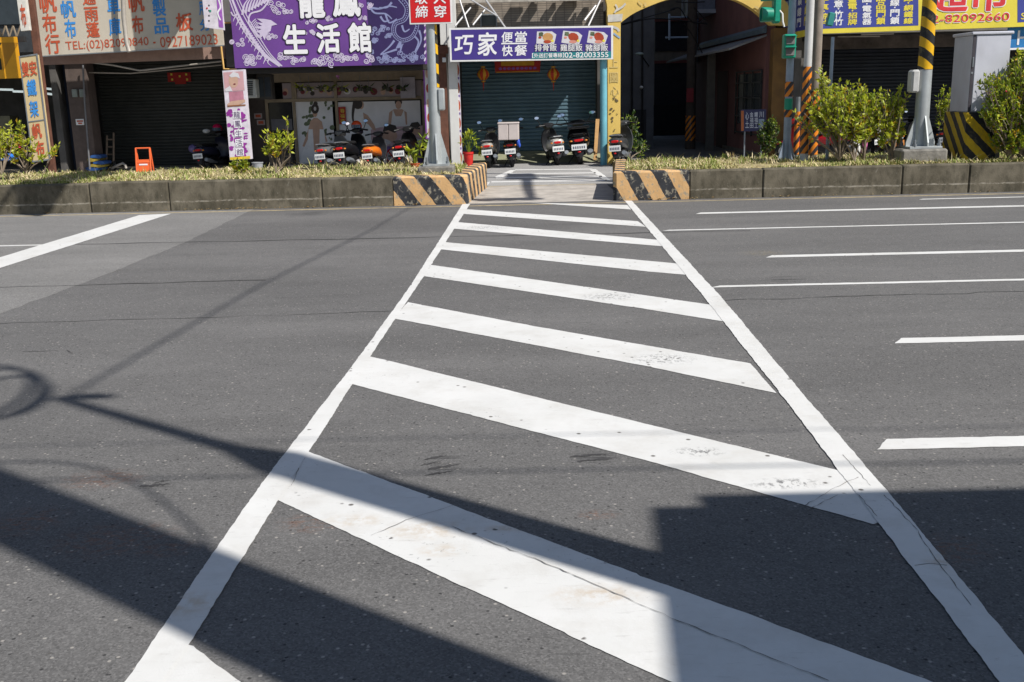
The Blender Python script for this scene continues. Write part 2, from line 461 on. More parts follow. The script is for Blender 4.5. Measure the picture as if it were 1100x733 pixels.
dark_room = M('dark_interior', (.018, .017, .018), .9, 0, .3, 2)
white_ink = M('white_lettering', (.74, .74, .76), .5, 0, .05)
red_ink = M('red_lettering', (.48, .085, .035), .6, 0, .15, 5)
blue_ink = M('blue_lettering', (.04, .24, .60), .6, 0, .15, 5)
yel_ink = M('yellow_lettering', (.72, .60, .07), .5, 0, .08)
rust = M('rusty_brown_steel', (.13, .055, .035), .75, .1, .35, 4, .5, (.06, .03, .022), .3)
skin = M('printed_skin', (.50, .32, .24), .5, 0, .1)
hair = M('printed_hair', (.03, .022, .02), .5, 0, .1)

# ------------------------------------------------------------------ ground and road
ground = MB().use(asp_main).poly([(-160, -60, 0), (160, -60, 0), (160, 200, 0), (-160, 200, 0)]).build('road', origin=(0, 0, 0), kind='structure')

def sheet(name, pts, z, mat, jit=.0036, step=.022):
    out = []; n = len(pts)
    for i in range(n):
        a = Vector((pts[i][0], pts[i][1], z)); b = Vector((pts[(i + 1) % n][0], pts[(i + 1) % n][1], z))
        L = (b - a).length; k = max(1, min(700, int(L / step)))
        d = (b - a).normalized(); nrm = Vector((-d.y, d.x, 0))
        w = 0
        for j in range(k):
            w = w * .75 + RN.uniform(-jit, jit) * .6
            if RN.random() < .012: w -= RN.uniform(-.6, 2.2) * jit
            q = a.lerp(b, j / k)
            out.append(q + nrm * (w if j else 0))
    return MB().use(mat).poly(out).build(name, origin=(0, 0, 0), smooth=False, kind='structure')
def gp(*px): return [(G(x, y).x, G(x, y).y) for x, y in px]
KY = 16.78                                   # kerb face of the planted median
sheet('slow_lane', [(-60, 19.9), (60, 19.9), (60, 26.9), (-60, 26.9)], .0015, asp_slow, 0, 3)
sheet('crossing_gap', [(-1.0, KY + .05), (1.9, KY + .05), (1.9, 20.0), (-1.0, 20.0)], .002, gap_conc, .004, .1)
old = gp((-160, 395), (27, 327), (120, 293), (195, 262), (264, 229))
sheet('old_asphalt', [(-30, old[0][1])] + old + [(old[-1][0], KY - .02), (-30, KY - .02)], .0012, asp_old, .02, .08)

# crosswalk
lineL = [gp((135, 733))[0], gp((161, 695))[0], gp((277, 526))[0], gp((376, 397))[0], gp((438, 312))[0], gp((497, 219.5))[0]]
lineLi = [gp((505, 219.5))[0], gp((455, 298))[0], gp((400, 380))[0], gp((299, 538.6))[0], gp((202, 695))[0], gp((176, 733))[0]]
ext = lambda a, b, y: (a[0] + (b[0] - a[0]) * (y - a[1]) / (b[1] - a[1]), y)
sheet('crosswalk_line', [ext(lineL[1], lineL[0], 1.3)] + lineL + lineLi + [ext(lineLi[-2], lineLi[-1], 1.3)], .0052, white_paint)
ro = gp((671, 216), (758, 322), (845.5, 433), (941, 560), (1072.7, 733))
ri = gp((1121, 733), (1100, 706), (953, 528), (870, 433), (775, 320), (678.5, 216))
sheet('crosswalk_line', ro + [ext(ro[-2], ro[-1], 1.3), ext(ri[1], ri[0], 1.3)] + ri, .0052, white_paint)
bars = [((332, 486), (668, 611), (1000, 733), (1075, 760), (800, 762), (720, 733), (495, 630), (297, 537)),
        ((397, 383), (640, 443), (900, 506), (946, 560), (938, 564), (700, 497), (377, 413)),
        ((438, 325), (569, 350), (806, 391), (834, 423), (700, 395), (423, 342.5)),
        ((463, 285), (700, 318.7), (764, 328), (779, 346), (700, 333.5), (455, 297)),
        ((478, 260.5), (700, 281), (732, 284), (741, 296), (700, 292.5), (471, 268)),
        ((492, 239), (700, 257.5), (712, 258.5), (719, 265.5), (700, 264), (487, 246)),
        ((499, 225), (685, 238), (694, 244), (496, 230)),
        ((568, 218), (674, 220.6), (678, 225.4))]
for b in bars: sheet('crosswalk_bar', gp(*b), .003, white_paint)
a0 = gp((190, 700))[0]; a1 = gp((200, 693))[0]; a2 = gp((208, 695))[0]; a3 = gp((262, 737))[0]
sheet('crosswalk_bar', [a1, a2, a3, (a3[0] + .45, a3[1] - .42), (a0[0] - .05, a0[1] - .75), a0], .003, white_paint)
# lane lines to the right and left
def lane(x0, x1, y, w, sl=.05): sheet('lane_line', [(x0 + sl, y + w / 2), (x1, y + w / 2), (x1, y - w / 2), (x0 - sl, y - w / 2)], .003, white_paint)
lane(2.72, 16, 14.74, .17); lane(1.98, 16, 12.94, .09); lane(2.72, 16, 10.66, .15); lane(1.83, 8, 9.02, .085)
lane(2.66, 6.5, 6.85, .15); lane(1.80, 6, 4.75, .15); lane(6.4, 16, 15.95, .10)
lane(-16, -5.55, 12.9, .09)
sheet('stop_line', gp((0, 277), (150, 231.5), (184, 230), (0, 288.5)) + [(-6.6, 10.7), (-6.75, 10.7)], .0052, white_paint)
sheet('road_edge_line', [(-16, KY - .26), (16, KY - .26), (16, KY - .34), (-16, KY - .34)], .0025, tan_line, .012, .06)
sheet('road_edge_line', [(-.6, 20.0), (1.72, 20.0), (1.72, 20.1), (-.6, 20.1)], .0045, tan_line, .008, .05)
# parking bay beyond the gap
for q in (((548, 183), (555, 183), (541, 190.5), (531, 190.5)), ((519, 196.6), (527, 195.4), (524, 199.4), (518, 199.8)),
          ((633, 182.2), (640, 182), (657, 194), (650, 194.5)), ((553, 182.4), (636, 181.4), (636, 182.3), (553, 183.3)), ((545, 186.6), (640, 185.4), (640, 186.4), (545, 187.6)),
          ((534, 190.6), (646, 189), (647, 190.1), (533, 191.9)), ((528, 195.0), (652, 193.3), (653, 194.6), (527, 196.4))):
    sheet('parking_line', gp(*q), .003, white_paint, .01, .08)
# tar seams across the lanes and cracks in the thick paint
tar = M('tar_seam', (.035, .034, .034), .9, var=.3)
for (x0, y0, x1, y1, w) in ((-9, 9.75, -2.4, 9.9, .05), (-7, 7.98, -1.0, 8.25, .014), (1.6, 8.4, 5, 8.5, .02), (-7, 12.9, 3, 12.75, .06)):
    k = 26; L = [];
    for i in range(k + 1):
        t = i / k; L.append((x0 + (x1 - x0) * t, y0 + (y1 - y0) * t + RN.uniform(-.03, .03), w * RN.uniform(.2, 1)))
    MB().use(tar).poly([(x, y + h / 2, .0022) for x, y, h in L] + [(x, y - h / 2, .0022) for x, y, h in L[::-1]]).build('tar_seam', origin=(0, 0, 0), kind='structure')
crk = M('paint_crack', (.17, .16, .15), .9)
def crack(px, w=.0042):
    pts = [G(x, y) for x, y in px]; out = []
    for a, b in zip(pts[:-1], pts[1:]):
        k = max(2, int((b - a).length / .03))
        out += [a.lerp(b, i / k) + Vector((RN.uniform(-.004, .004), RN.uniform(-.004, .004), 0)) for i in range(k)]
    out.append(pts[-1]); L = []; R = []
    for i, p in enumerate(out):
        d = out[min(i + 1, len(out) - 1)] - out[max(i - 1, 0)]; nn = Vector((-d.y, d.x, 0)).normalized() * w * RN.uniform(.15, 1) / 2
        L.append(p + nn); R.append(p - nn)
    m = len(L); mb = MB().use(crk).add([(v.x, v.y, .0062) for v in L + R], [(i, i + 1, m + i + 1, m + i) for i in range(m - 1)])
    mb.build('paint_crack', origin=(0, 0, 0), smooth=False, kind='structure')
crack([(399, 577), (437, 560), (487, 544)]); crack([(485, 567), (600, 612), (720, 665), (890, 733)], .0055); crack([(313, 523), (321, 504)], .004)
crack([(862, 546), (905, 521), (922, 514)]); crack([(868, 549), (900, 533)], .005); crack([(922, 533), (942, 556)], .004)
crack([(950, 533), (985, 571), (1008, 607), (1043, 652)], .005); crack([(982, 609), (1000, 607), (1017, 609)], .005)
crack([(905, 490), (935, 523)], .004)
skid = M('skid_rubber', (.042, .041, .042), .85, var=.45, scale=30)
def skid_mark(px, w):
    a, b = G(*px[0]), G(*px[1]); k = 14; L = []; Rr = []
    for i in range(k + 1):
        q = a.lerp(b, i / k) + Vector((0, RN.uniform(-.006, .006), 0)); h = w * RN.uniform(.2, 1) * math.sin(math.pi * min(1, .12 + i / k)) ** .5 / 2
        L.append((q.x, q.y + h, .0016)); Rr.append((q.x, q.y - h, .0016))
    MB().use(skid).add(L + Rr, [(i, i + 1, k + 2 + i, k + 1 + i) for i in range(k)]).build('skid_mark', origin=(0, 0, 0), smooth=False, kind='structure')
for (x0, y0, x1, y1, w) in ((456, 494, 482, 489, .03), (452, 500, 478, 495, .02), (460, 504, 496, 499, .045), (456, 511, 490, 506, .025), (612, 491, 655, 488, .03), (620, 496, 662, 493, .045), (150, 523, 186, 520, .05), (165, 519, 185, 516, .02), (78, 380, 70, 376, .02), (24, 378, 70, 377, .015)): skid_mark(((x0, y0), (x1, y1)), w)
# ------------------------------------------------------------------ planted median: kerb blocks, soil, grass
XL = G(503.5, 217).x; XR = G(657.5, 214.5).x; XLb, XRb = XL + .26, XR + .36; KH = .475
ora = (.66, .41, .19); blk = (.032, .034, .04)
st_kerb = stripes('orange_black_kerb', ora, blk, (1, .9, .74), .50, .30, .48, .9, (.30, .27, .21), .85, .6)
st_kerb2 = stripes('orange_black_kerb_b', ora, blk, (1, .8, .55), .47, .55, .50, .9, (.30, .27, .21), .85, .6)
def kerb_end(name, mat, x0, x1, side, label):
    # L-shaped end of the median wall: the face to the road and the return beside the crossing gap
    if side > 0: pl = [(x0, KY), (x1 - .05, KY), (x1, KY + .05), (XLb, 19.9), (XLb - .2, 19.9), (x1 - .2, KY + .24), (x0, KY + .24)]
    else: pl = [(x0 + .05, KY), (x1, KY), (x1, KY + .24), (x0 + .2, KY + .24), (XRb + .2, 19.9), (XRb, 19.9), (x0, KY + .05)]
    mb = MB().use(mat); n = len(pl)
    cx = sum(p[0] for p in pl) / n
    lo = [(x, y, -.05) for x, y in pl]; mid = [(x, y, KH - .03) for x, y in pl]
    def inset(p, d):
        x, y = p; return (x + (d if x < x0 + .08 else -d if x > x1 - .08 else 0), y + (d if y < KY + .08 else 0))
    top = [(*inset(p, .025), KH) for p in pl]
    mb.add(lo + mid + top, [(i, (i + 1) % n, n + (i + 1) % n, n + i) for i in range(n)] + [(n + i, n + (i + 1) % n, 2 * n + (i + 1) % n, 2 * n + i) for i in range(n)] + [tuple(range(2 * n, 3 * n))])
    return tag(mb.build(name), label, 'kerb block', 'striped kerb ends of the median')
XLs = G(425, 220).x; XRs = G(739, 213.5).x
kerb_end('striped_kerb_block', st_kerb, XLs, XL, 1, 'orange and black striped kerb end left of the crossing gap, below the grey steel pole')
kerb_end('striped_kerb_block', st_kerb2, XR, XRs, -1, 'orange and black striped kerb end right of the crossing gap, beside the parking bay')
jl = [-15.5, -12.2, -9.8] + [G(px, 224).x for px in (115, 191, 345)] + [XLs]
jr = [XRs] + [G(px, 212).x for px in (818, 980, 1062)] + [10.2, 12.6, 15.5]
names = ['long shaded kerb segment at the far left end of the median', 'kerb segment lying partly in the slanted shadow at the left edge', 'short kerb segment at the end of the white stop line', 'kerb segment behind the stop line tip, below the orange stand', 'long kerb segment below the young tree and the purple signboard', 'kerb segment ending at the left orange and black stripes']
def kerb_seg(x0, x1, label):
    mb = MB().use(conc).box(x0 + .002, x1 - .0025, KY + RN.uniform(0, .012), KY + .22, -.05, KH + RN.uniform(-.012, .012), .022)
    o = mb.build('concrete_kerb'); return tag(o, label, 'kerb', 'grey concrete kerb segments of the median')
for i in range(6): kerb_seg(jl[i], jl[i + 1], 'weathered grey concrete ' + names[i])
namesr = ['segment right of the striped end, before the dark alley', 'segment in front of the striped poles and the yellow green bush', 'segment in front of the pole footing', 'segment in front of the striped cabinet plinth', 'segment at the right edge below the dark green bush', 'segment beyond the right edge of the bush']
for i in range(6): kerb_seg(jr[i], jr[i + 1], 'weathered grey concrete kerb ' + namesr[i])

soil_m = M('soil', (.28, .23, .12), .95, var=.35, scale=7, grime=.8, grime_col=(.15, .16, .05), bump=.6, bscale=30)
from mathutils import noise as mnoise
def hz(x, y): return .465 + .05 * mnoise.noise((x * 1.3, y * 1.3, 0)) + .045 * mnoise.noise((x * 4, y * 4, 3))
for x0, x1 in ((-15.5, XL - .1), (XR + .3, 15.5)):
    mb = MB().use(soil_m); nx = int((x1 - x0) / .15); ny = 18; vs = []
    for i in range(nx + 1):
        for j in range(ny + 1):
            x = x0 + (x1 - x0) * i / nx; y = KY + .22 + (19.9 - KY - .22) * j / ny
            e = min(1, min(y - KY - .2, 20.0 - y, x - x0 + .1, x1 - x + .1) / .25)
            vs.append((x, y, .43 + (hz(x, y) - .43) * max(0, e)))
    mb.add(vs, [(i * (ny + 1) + j, (i + 1) * (ny + 1) + j, (i + 1) * (ny + 1) + j + 1, i * (ny + 1) + j + 1) for i in range(nx) for j in range(ny)])
    mb.poly([(x0, 19.9, 0), (x1, 19.9, 0), (x1, 19.9, .43), (x0, 19.9, .43)])
    mb.build('soil', origin=(0, 0, 0), kind='structure')
    g = MB(); gm = [M('dry_grass', (.50, .42, .23), .8, var=.3, scale=3), M('straw', (.62, .52, .32), .8, var=.25, scale=3), M('green_grass', (.19, .24, .045), .7, var=.3), M('olive_grass', (.32, .31, .10), .75, var=.3)]
    for k in range(int((x1 - x0) * 2600)):
        x = RN.uniform(x0 + .02, x1 - .02); y = KY + .2 + RN.random() ** 1.3 * (19.85 - KY - .2)
        gn = mnoise.noise((x * 1.1, y * 1.5, 7)) + .5 * mnoise.noise((x * 4, y * 4, 2))
        if gn < -.22 and RN.random() < .72: continue
        q = RN.random()
        mat = gm[2] if (gn > .0 and q < .5) else gm[3] if q < .55 + gn * .3 else gm[0] if q < .85 else gm[1]
        g.use(mat)
        hgt = RN.uniform(.018, .05) * (1.25 + gn) * (2.6 if RN.random() < .025 else 1); a = RN.uniform(0, 6.28); w = RN.uniform(.004, .010)
        lean = RN.uniform(.6, 2.6) if mat in gm[:2] else RN.uniform(.2, 1.2)
        z = hz(x, y) - .01; dx, dy = math.cos(a), math.sin(a); l = hgt * lean
        g.add([(x - dy * w, y + dx * w, z), (x + dy * w, y - dx * w, z), (x + dx * l * .4 + dy * w * .7, y + dy * l * .4 - dx * w * .7, z + hgt * .6), (x + dx * l * .4 - dy * w * .7, y + dy * l * .4 + dx * w * .7, z + hgt * .6), (x + dx * l, y + dy * l, z + hgt)], [(0, 1, 2, 3), (3, 2, 4)])
    for k in range(int((x1 - x0) * 5)):
        tx, ty = RN.uniform(x0 + .1, x1 - .1), RN.uniform(KY + .3, 19.7); n_ = RN.randint(5, 16); hh = RN.uniform(.07, .2); g.use(RN.choice(gm[1:]))
        for q in range(n_):
            a = RN.uniform(0, 6.28); l = hh * RN.uniform(.2, .9); w = .006; dx, dy = math.cos(a), math.sin(a); x, y = tx + RN.gauss(0, .03), ty + RN.gauss(0, .03); z = hz(x, y) - .01; hgt = hh * RN.uniform(.5, 1)
            g.add([(x - dy * w, y + dx * w, z), (x + dy * w, y - dx * w, z), (x + dx * l * .4 + dy * w, y + dy * l * .4 - dx * w, z + hgt * .7), (x + dx * l * .4 - dy * w, y + dy * l * .4 + dx * w, z + hgt * .7), (x + dx * l, y + dy * l, z + hgt)], [(0, 1, 2, 3), (3, 2, 4)])
    g.build('grass', origin=(0, 0, 0), smooth=False, kind='stuff')
# fallen leaves and dirt at the kerb foot
lit = MB(); lm = [M('dead_leaf', (.30, .17, .05), .8, var=.3), M('dead_leaf_pale', (.40, .30, .14), .8, var=.3)]
for k in range(170):
    side = RN.random() < .5
    x = RN.uniform(-7.8, XL) if side else RN.uniform(XR, 8.5); y = KY - abs(RN.gauss(0, .06)) - .01
    if RN.random() < .3: x = RN.gauss(2.6, .25)
    if RN.random() < .25: x = RN.gauss(-4.2, .6)
    if XL - .1 < x < XR + .05: continue
    lit.use(RN.choice(lm)); a = RN.uniform(0, 6.3); r = RN.uniform(.012, .03); z = .014 + RN.uniform(0, .02)
    lit.poly([(x + r * math.cos(a), y + r * math.sin(a), z), (x - r * .5 * math.sin(a), y + r * .5 * math.cos(a), z + .008), (x - r * math.cos(a), y - r * math.sin(a), z), (x + r * .5 * math.sin(a), y - r * .5 * math.cos(a), z + .006)])
lit.build('leaf_litter', origin=(0, 0, 0), smooth=False, kind='stuff')

# ------------------------------------------------------------------ plants
lf_y = leafmat('leaf_yellow_green', (.40, .44, .035)); lf_g = leafmat('leaf_green', (.19, .26, .022)); lf_d = leafmat('leaf_dark', (.035, .075, .015))
lf_o = leafmat('leaf_ochre', (.42, .27, .02)); lf_l = leafmat('leaf_lime', (.46, .50, .06))
bark = M('bark', (.20, .16, .12), .9, var=.3, scale=20, bump=.4)
pinkf = M('hibiscus_pink', (.70, .05, .13), .5)
def leaf(mb, p, d, L, w):
    d = d.normalized(); up = Vector((RN.uniform(-1, 1), RN.uniform(-1, 1), RN.uniform(.2, 1)))
    s = d.cross(up)
    if s.length < .05: s = Vector((1, 0, 0))
    s.normalize(); n = s.cross(d).normalized()
    mb.add([p, p + d * L * .5 + s * w - n * L * .06, p + d * L, p + d * L * .5 - s * w - n * L * .06, p + d * L * .52 + n * w * .25], [(0, 1, 4), (1, 2, 4), (2, 3, 4), (3, 0, 4)])
def shrub(name, label, cat, stems, crowns, ntw, nlf, L, mats, group=None, stem_r=.014, flowers=0, base_z=None):
    """stems: points where it leaves the soil; crowns: (centre, radii) blobs that twigs grow into"""
    c0 = sum((Vector(s) for s in stems), Vector()) / len(stems)
    root = thing(name, label, cat, c0, group)
    sb = MB().use(bark); lb = MB(); fb = MB().use(pinkf)
    tot = sum(r[0] * r[2] for c, r in crowns)
    for (c, r) in crowns:
        c = Vector(c); k = max(3, int(ntw * r[0] * r[2] / tot))
        for i in range(k):
            a, b = RN.uniform(0, 6.28), math.acos(RN.uniform(-1, 1)); q = RN.random() ** .45
            tip = c + Vector((r[0] * math.sin(b) * math.cos(a), r[1] * math.sin(b) * math.sin(a), r[2] * math.cos(b))) * q
            tip += Vector((RN.gauss(0, .03), RN.gauss(0, .03), RN.gauss(0, .04)))
            s = Vector(min(stems, key=lambda t: (Vector(t) - tip).length + RN.random() * .3))
            mid = s.lerp(tip, .5) + Vector((RN.gauss(0, .05), RN.gauss(0, .05), RN.uniform(-.02, .10) - .12 * abs(tip.x - s.x)))
            big = i < max(2, k * .07)
            pts = [s, s.lerp(mid, .55) + Vector((0, 0, .03)), mid, mid.lerp(tip, .6), tip] if big else [mid.lerp(tip, .35), mid.lerp(tip, .7), tip]
            r0 = stem_r * (1 if big else .35)
            sb.tube(pts, [r0 * (1 - .75 * j / (len(pts) - 1)) for j in range(len(pts))], 5)
            d0 = (tip - pts[-2]).normalized()
            tone = RN.random()
            for m in range(nlf):
                t = RN.uniform(.1, 1); p = pts[-3].lerp(pts[-2], t * 2) if t < .5 else pts[-2].lerp(tip, t * 2 - 1)
                d = d0 * .6 + Vector((RN.gauss(0, .7), RN.gauss(0, .7), RN.gauss(.15, .6)))
                w = mats[min(len(mats) - 1, int((RN.random() * .55 + tone * .45) * len(mats)))] if RN.random() > .1 else RN.choice(mats)
                lb.use(w); ll = L * RN.uniform(.6, 1.25); leaf(lb, p, d, ll, ll * RN.uniform(.2, .3))
            if flowers and RN.random() < flowers:
                for m in range(5): leaf(fb, tip, Vector((RN.gauss(0, 1), -.5, RN.gauss(0, 1))), .06, .025)
    sb.build('stem', root); lb.build('foliage', root, smooth=False)
    if fb.v: fb.build('flowers', root, smooth=False)
    return root
def PX(x, y, Y, rx, ry, rd=None):
    p = P(x, y, Y); k = Y / 1085; return (p, (rx * k, (rd if rd is not None else (rx + ry) / 2 * k * .8), ry * k))
shrub('hibiscus_bush', 'sparse hibiscus bush with pink flowers before the slanting cream signboard', 'bush', [P(28, 186, 18.2), P(47, 186, 18.3), P(2, 188, 18.0)],
      [PX(8, 152, 18.2, 20, 20), PX(26, 150, 18.2, 8, 14), PX(20, 132, 18.2, 5, 4), PX(56, 157, 18.2, 8, 6), PX(40, 162, 18.2, 10, 5), PX(-20, 150, 18.2, 26, 24)], 150, 10, .085, [lf_g, lf_y, lf_y, lf_l, lf_o], flowers=.03)
shrub('young_tree', 'thin young tree with yellow green leaves in front of the massage shop door', 'tree', [P(297, 186, 17.9), P(302, 185, 18.0)],
      [PX(296, 157, 17.9, 13, 13), PX(303, 136, 17.9, 8, 12), PX(288, 150, 17.9, 8, 10), PX(309, 152, 17.9, 7, 9)], 42, 8, .09, [lf_g, lf_y, lf_y, lf_l, lf_o], stem_r=.013)
shrub('low_shrub', 'low leafy shrub at the foot of the tall purple and white signboard', 'bush', [P(258, 187, 18.4), P(264, 187, 18.5)],
      [PX(259, 180, 18.4, 13, 6)], 46, 10, .07, [lf_g, lf_g, lf_y, lf_o])
shrub('duranta_bush', 'bright yellow green bush beside the orange and black striped poles', 'bush', [P(902, 172, 17.7), P(918, 174, 17.6), P(928, 174, 17.7), P(958, 172, 17.6), P(962, 171, 17.7)],
      [PX(900, 114, 17.8, 36, 28), PX(925, 112, 17.8, 20, 24), PX(884, 84, 18.0, 6, 20), PX(938, 116, 17.8, 28, 22), PX(872, 116, 17.8, 12, 9), PX(960, 108, 17.7, 14, 16), PX(925, 140, 17.8, 40, 12), PX(958, 140, 17.7, 16, 14), PX(974, 104, 17.6, 5, 5), PX(852, 122, 17.9, 6, 5)], 520, 11, .085, [lf_y, lf_y, lf_g, lf_l, lf_y, lf_l, lf_o], stem_r=.018)
shrub('green_bush', 'dense green bush in front of the grey cabinet at the right edge', 'bush', [P(1085, 172, 17.2), P(1096, 172, 17.3), P(1112, 171, 17.2)],
      [PX(1092, 95, 17.2, 24, 34), PX(1074, 110, 17.1, 16, 20), PX(1085, 140, 17.2, 20, 24), PX(1120, 110, 17.3, 34, 48), PX(1057, 84, 16.95, 7, 6), PX(1064, 120, 17.0, 10, 8), PX(1098, 64, 17.3, 16, 10)], 900, 12, .08, [lf_d, lf_g, lf_g, lf_y, lf_g, lf_y, lf_o], stem_r=.02, flowers=.01)
shrub('green_bush', 'dark leafy plant growing behind the left side of the grey cabinet', 'bush', [P(1012, 168, 19.2)], [PX(1014, 108, 19.2, 9, 22)], 26, 9, .085, [lf_g, lf_y, lf_g])

def pot_plant(name, label, base, r0, r1, h, col, leaves):
    root = thing(name, label, 'potted plant', base)
    MB().use(M('pot_' + col, col, .55, var=.2, grime=.4)).lathe([(.001, 0), (r0, 0), (r1 * .97, h * .88), (r1 * 1.06, h * .88), (r1 * 1.06, h), (r1 * .9, h), (r1 * .85, h * .9), (.001, h * .9)], base, 16).build('pot', root)
    lb = MB(); sb = MB().use(lf_g)
    for (dx, dz, n) in leaves:
        tip = Vector(base) + Vector((dx, RN.uniform(-.08, .08), h + dz)); st = Vector(base) + Vector((0, 0, h * .9))
        mid = st.lerp(tip, .55) + Vector((0, 0, abs(dx) * .7 + .03)); sb.tube([st, mid, tip], [.012, .009, .004], 5)
        for i in range(n):
            t = RN.uniform(.3, 1); p = mid.lerp(tip, t) if t > .3 else st.lerp(mid, t)
            lb.use(RN.choice([lf_g, lf_y, lf_g, lf_l])); leaf(lb, p, (tip - mid) + Vector((RN.gauss(0, .12), RN.gauss(0, .12), RN.gauss(.02, .12))), RN.uniform(.1, .19), RN.uniform(.02, .035))
    sb.build('stem', root); lb.build('foliage', root, smooth=False)
b = P(503.5, 177.5, 25.2); b.z = .01
pot_plant('potted_plant', 'tall red pot with a yellow green leafy plant beside the white column', b, .09, .125, .40, '#c02a24', [(-.05, .4, 10), (.08, .45, 10), (.0, .33, 10), (.16, .3, 8), (.30, -.05, 7), (.27, .05, 6), (-.12, .22, 8)])
b = P(446, 181, 18.9); b.z = .44
pot_plant('potted_plant', 'orange terracotta pot with a small plant left of the grey pole footing', b, .06, .085, .11, '#b5542c', [(-.12, .2, 9), (.1, .26, 9), (.0, .18, 8), (.18, .44, 7), (.22, .3, 8), (-.05, .24, 6)])

# ------------------------------------------------------------------ street furniture on the median
yb_wrap = stripes('yellow_black_wrap', (.78, .44, .012), (.016, .016, .018), (.80, 0, 1.0), .315, .1, .5, .25, (.3, .25, .1), .4, 0)
ob_wrap = stripes('orange_black_wrap', (.80, .25, .02), (.03, .032, .045), (-1.3, .4, 1.0), .20, .1, .5, .2, (.3, .2, .1), .4, 0)
yb_block = stripes('yellow_black_block', (.62, .42, .012), (.016, .017, .022), (.72, -.72, .72), .25, .62, .5, .3, (.16, .13, .05), .6, .7)
footing = M('footing_concrete', (.20, .19, .17), .95, var=.35, scale=9, grime=.7, bump=.8, bscale=25)
white_m = M('white_enamel', (.72, .72, .72), .35, 0, .06)
signal_green = M('signal_green', (.012, .26, .17), .4, 0, .15)
def gusset_pole(label, cx, cy, zb, r0, r1, H, nm='steel_pole'):
    root = thing(nm, label, 'pole', (cx, cy, zb))
    MB().use(steel).lathe([(r0, 0), (r0 * .98, .8), (r1, H)], (cx, cy, zb), 24).build('shaft', root)
    pl = MB().use(steel).box(cx - r0 * 2.3, cx + r0 * 2.3, cy - r0 * 2.3, cy + r0 * 2.3, zb - .02, zb + .02, .004)
    pl.build('base_plate', root)
    for k in range(4):
        a = rad(90 * k + 8); R = Matrix.Rotation(a, 3, 'Z'); t = .012
        q = [(r0 * .8, -t, 0), (r0 * 2.2, -t, 0), (r0 * 2.2, -t, .06), (r0 * .96, -t, .50), (r0 * .8, -t, .50)]
        mb = MB().use(steel).prism([R @ Vector(p) + Vector((cx, cy, zb + .02)) for p in q], R @ Vector((0, 2 * t, 0)))
        mb.build('gusset', root, smooth=False)
        a2 = a + rad(45); p = Vector((cx + r0 * 2.6 * math.cos(a2), cy + r0 * 2.6 * math.sin(a2), zb))
        MB().use(steel_dk).tube([p, p + Vector((0, 0, .13))], .02, 6).tube([p + Vector((0, 0, .02)), p + Vector((0, 0, .06))], .035, 6).build('anchor_bolt', root)
    return root
# grey pole with the red sign
pz = P(469, 178, 17.55)
pA = gusset_pole('round grey steel pole carrying the red sign beside the crossing gap', pz.x, 17.55, pz.z + .02, .095, .07, 8.6)
tag(MB().use(footing).box(pz.x - .30, pz.x + .30, 17.27, 17.85, .38, pz.z, .02).build('concrete_footing'), 'flat grey concrete footing under the pole with the red sign', 'footing')
bx = P(474, 107, 17.5)
MB().use(steel).box(bx.x - .055, bx.x + .055, 17.45, 17.62, bx.z - .18, bx.z + .18, .02).build('junction_box', pA)
w0 = P(474, 94, 17.55).z; w1 = P(474, 26, 17.55).z
MB().use(yb_wrap).lathe([(.098, w0), (.093, w1)], (pz.x, 17.55, 0), 14, None, rad(-50), rad(75)).build('striped_wrap', pA)
arm = MB().use(steel).tube([(pz.x, 17.55, 8.9), (pz.x - .3, 14, 9.2), (pz.x - .5, 11.6, 9.3)], [.07, .055, .04], 10); arm.build('mast_arm', pA)
tag(MB().use(M('shade_board_green', (.02, .18, .09), .4)).box(pz.x - .58, pz.x - .52, 12.0, 15.2, 8.0, 9.2, .01).build('mast_shade_board'), 'unseen green board added on the mast arm to shade the left kerb', 'sign')  # board added out of view to cast the slanted shadow on the left kerb
# red sign
tl, br_ = P(440, -46, 17.42), P(486, 25.5, 17.42)
x0, x1, z0, z1 = P(439.5, 15, 17.42).x, P(485.5, 15, 17.42).x, br_.z, tl.z
rs = thing('red_sign', 'red traffic sign with white characters at the top of the grey pole', 'sign', ((x0 + x1) / 2, 17.42, z0))
MB().use(white_m).box(x0, x1, 17.42, 17.445, z0, z1, .004).build('sign_panel', rs)
B = Board((x0, 17.42, z1), (x1, 17.42, z1), (x1, 17.42, z0), (x0, 17.42, z0))
mb = MB().use(M('sign_red', (.55, .012, .015), .4, 0, .06)); B.rect(mb, .035, .02, .965, .975, .004); mb.build('sign_face', rs, smooth=False)
mb = MB().use(white_ink)
for st, u in (('取締', .15), ('人穿', .58)):
    for k, ch in enumerate(st): B.text(mb, ch, u, .52 + .2 * k - .02 * 0, u + .29, .70 + .205 * k, .025, .008)
mb.build('lettering', rs, smooth=False)
# striped tapering pole on the right
pq = P(988, 158, 17.5)
pB = gusset_pole('tall grey pole with slanted yellow and black bands left of the cabinet', pq.x, 17.5, pq.z, .118, .085, 8.8)
tag(MB().use(footing).box(pq.x - .40, pq.x + .36, 17.2, 17.85, .36, pq.z - .02, .03).build('concrete_footing'), 'rough square concrete footing under the yellow and black banded pole', 'footing')
w0 = P(985, 75, 17.5).z; w1 = w0 + 2.6
def rr(z): return .118 - .033 * max(0, (z - pq.z - .8)) / 8.0
MB().use(yb_wrap).lathe([(rr(w0) + .004, w0), (rr(w1) + .004, w1)], (pq.x, 17.5, 0), 22, None, rad(150), rad(322)).build('striped_wrap', pB)
b0 = P(982.5, 87.5, 17.42)
MB().use(M('box_grey', (.45, .45, .44), .5)).box(b0.x - .075, b0.x + .06, 17.34, 17.56, b0.z - .185, b0.z + .185, .03).build('junction_box', pB)
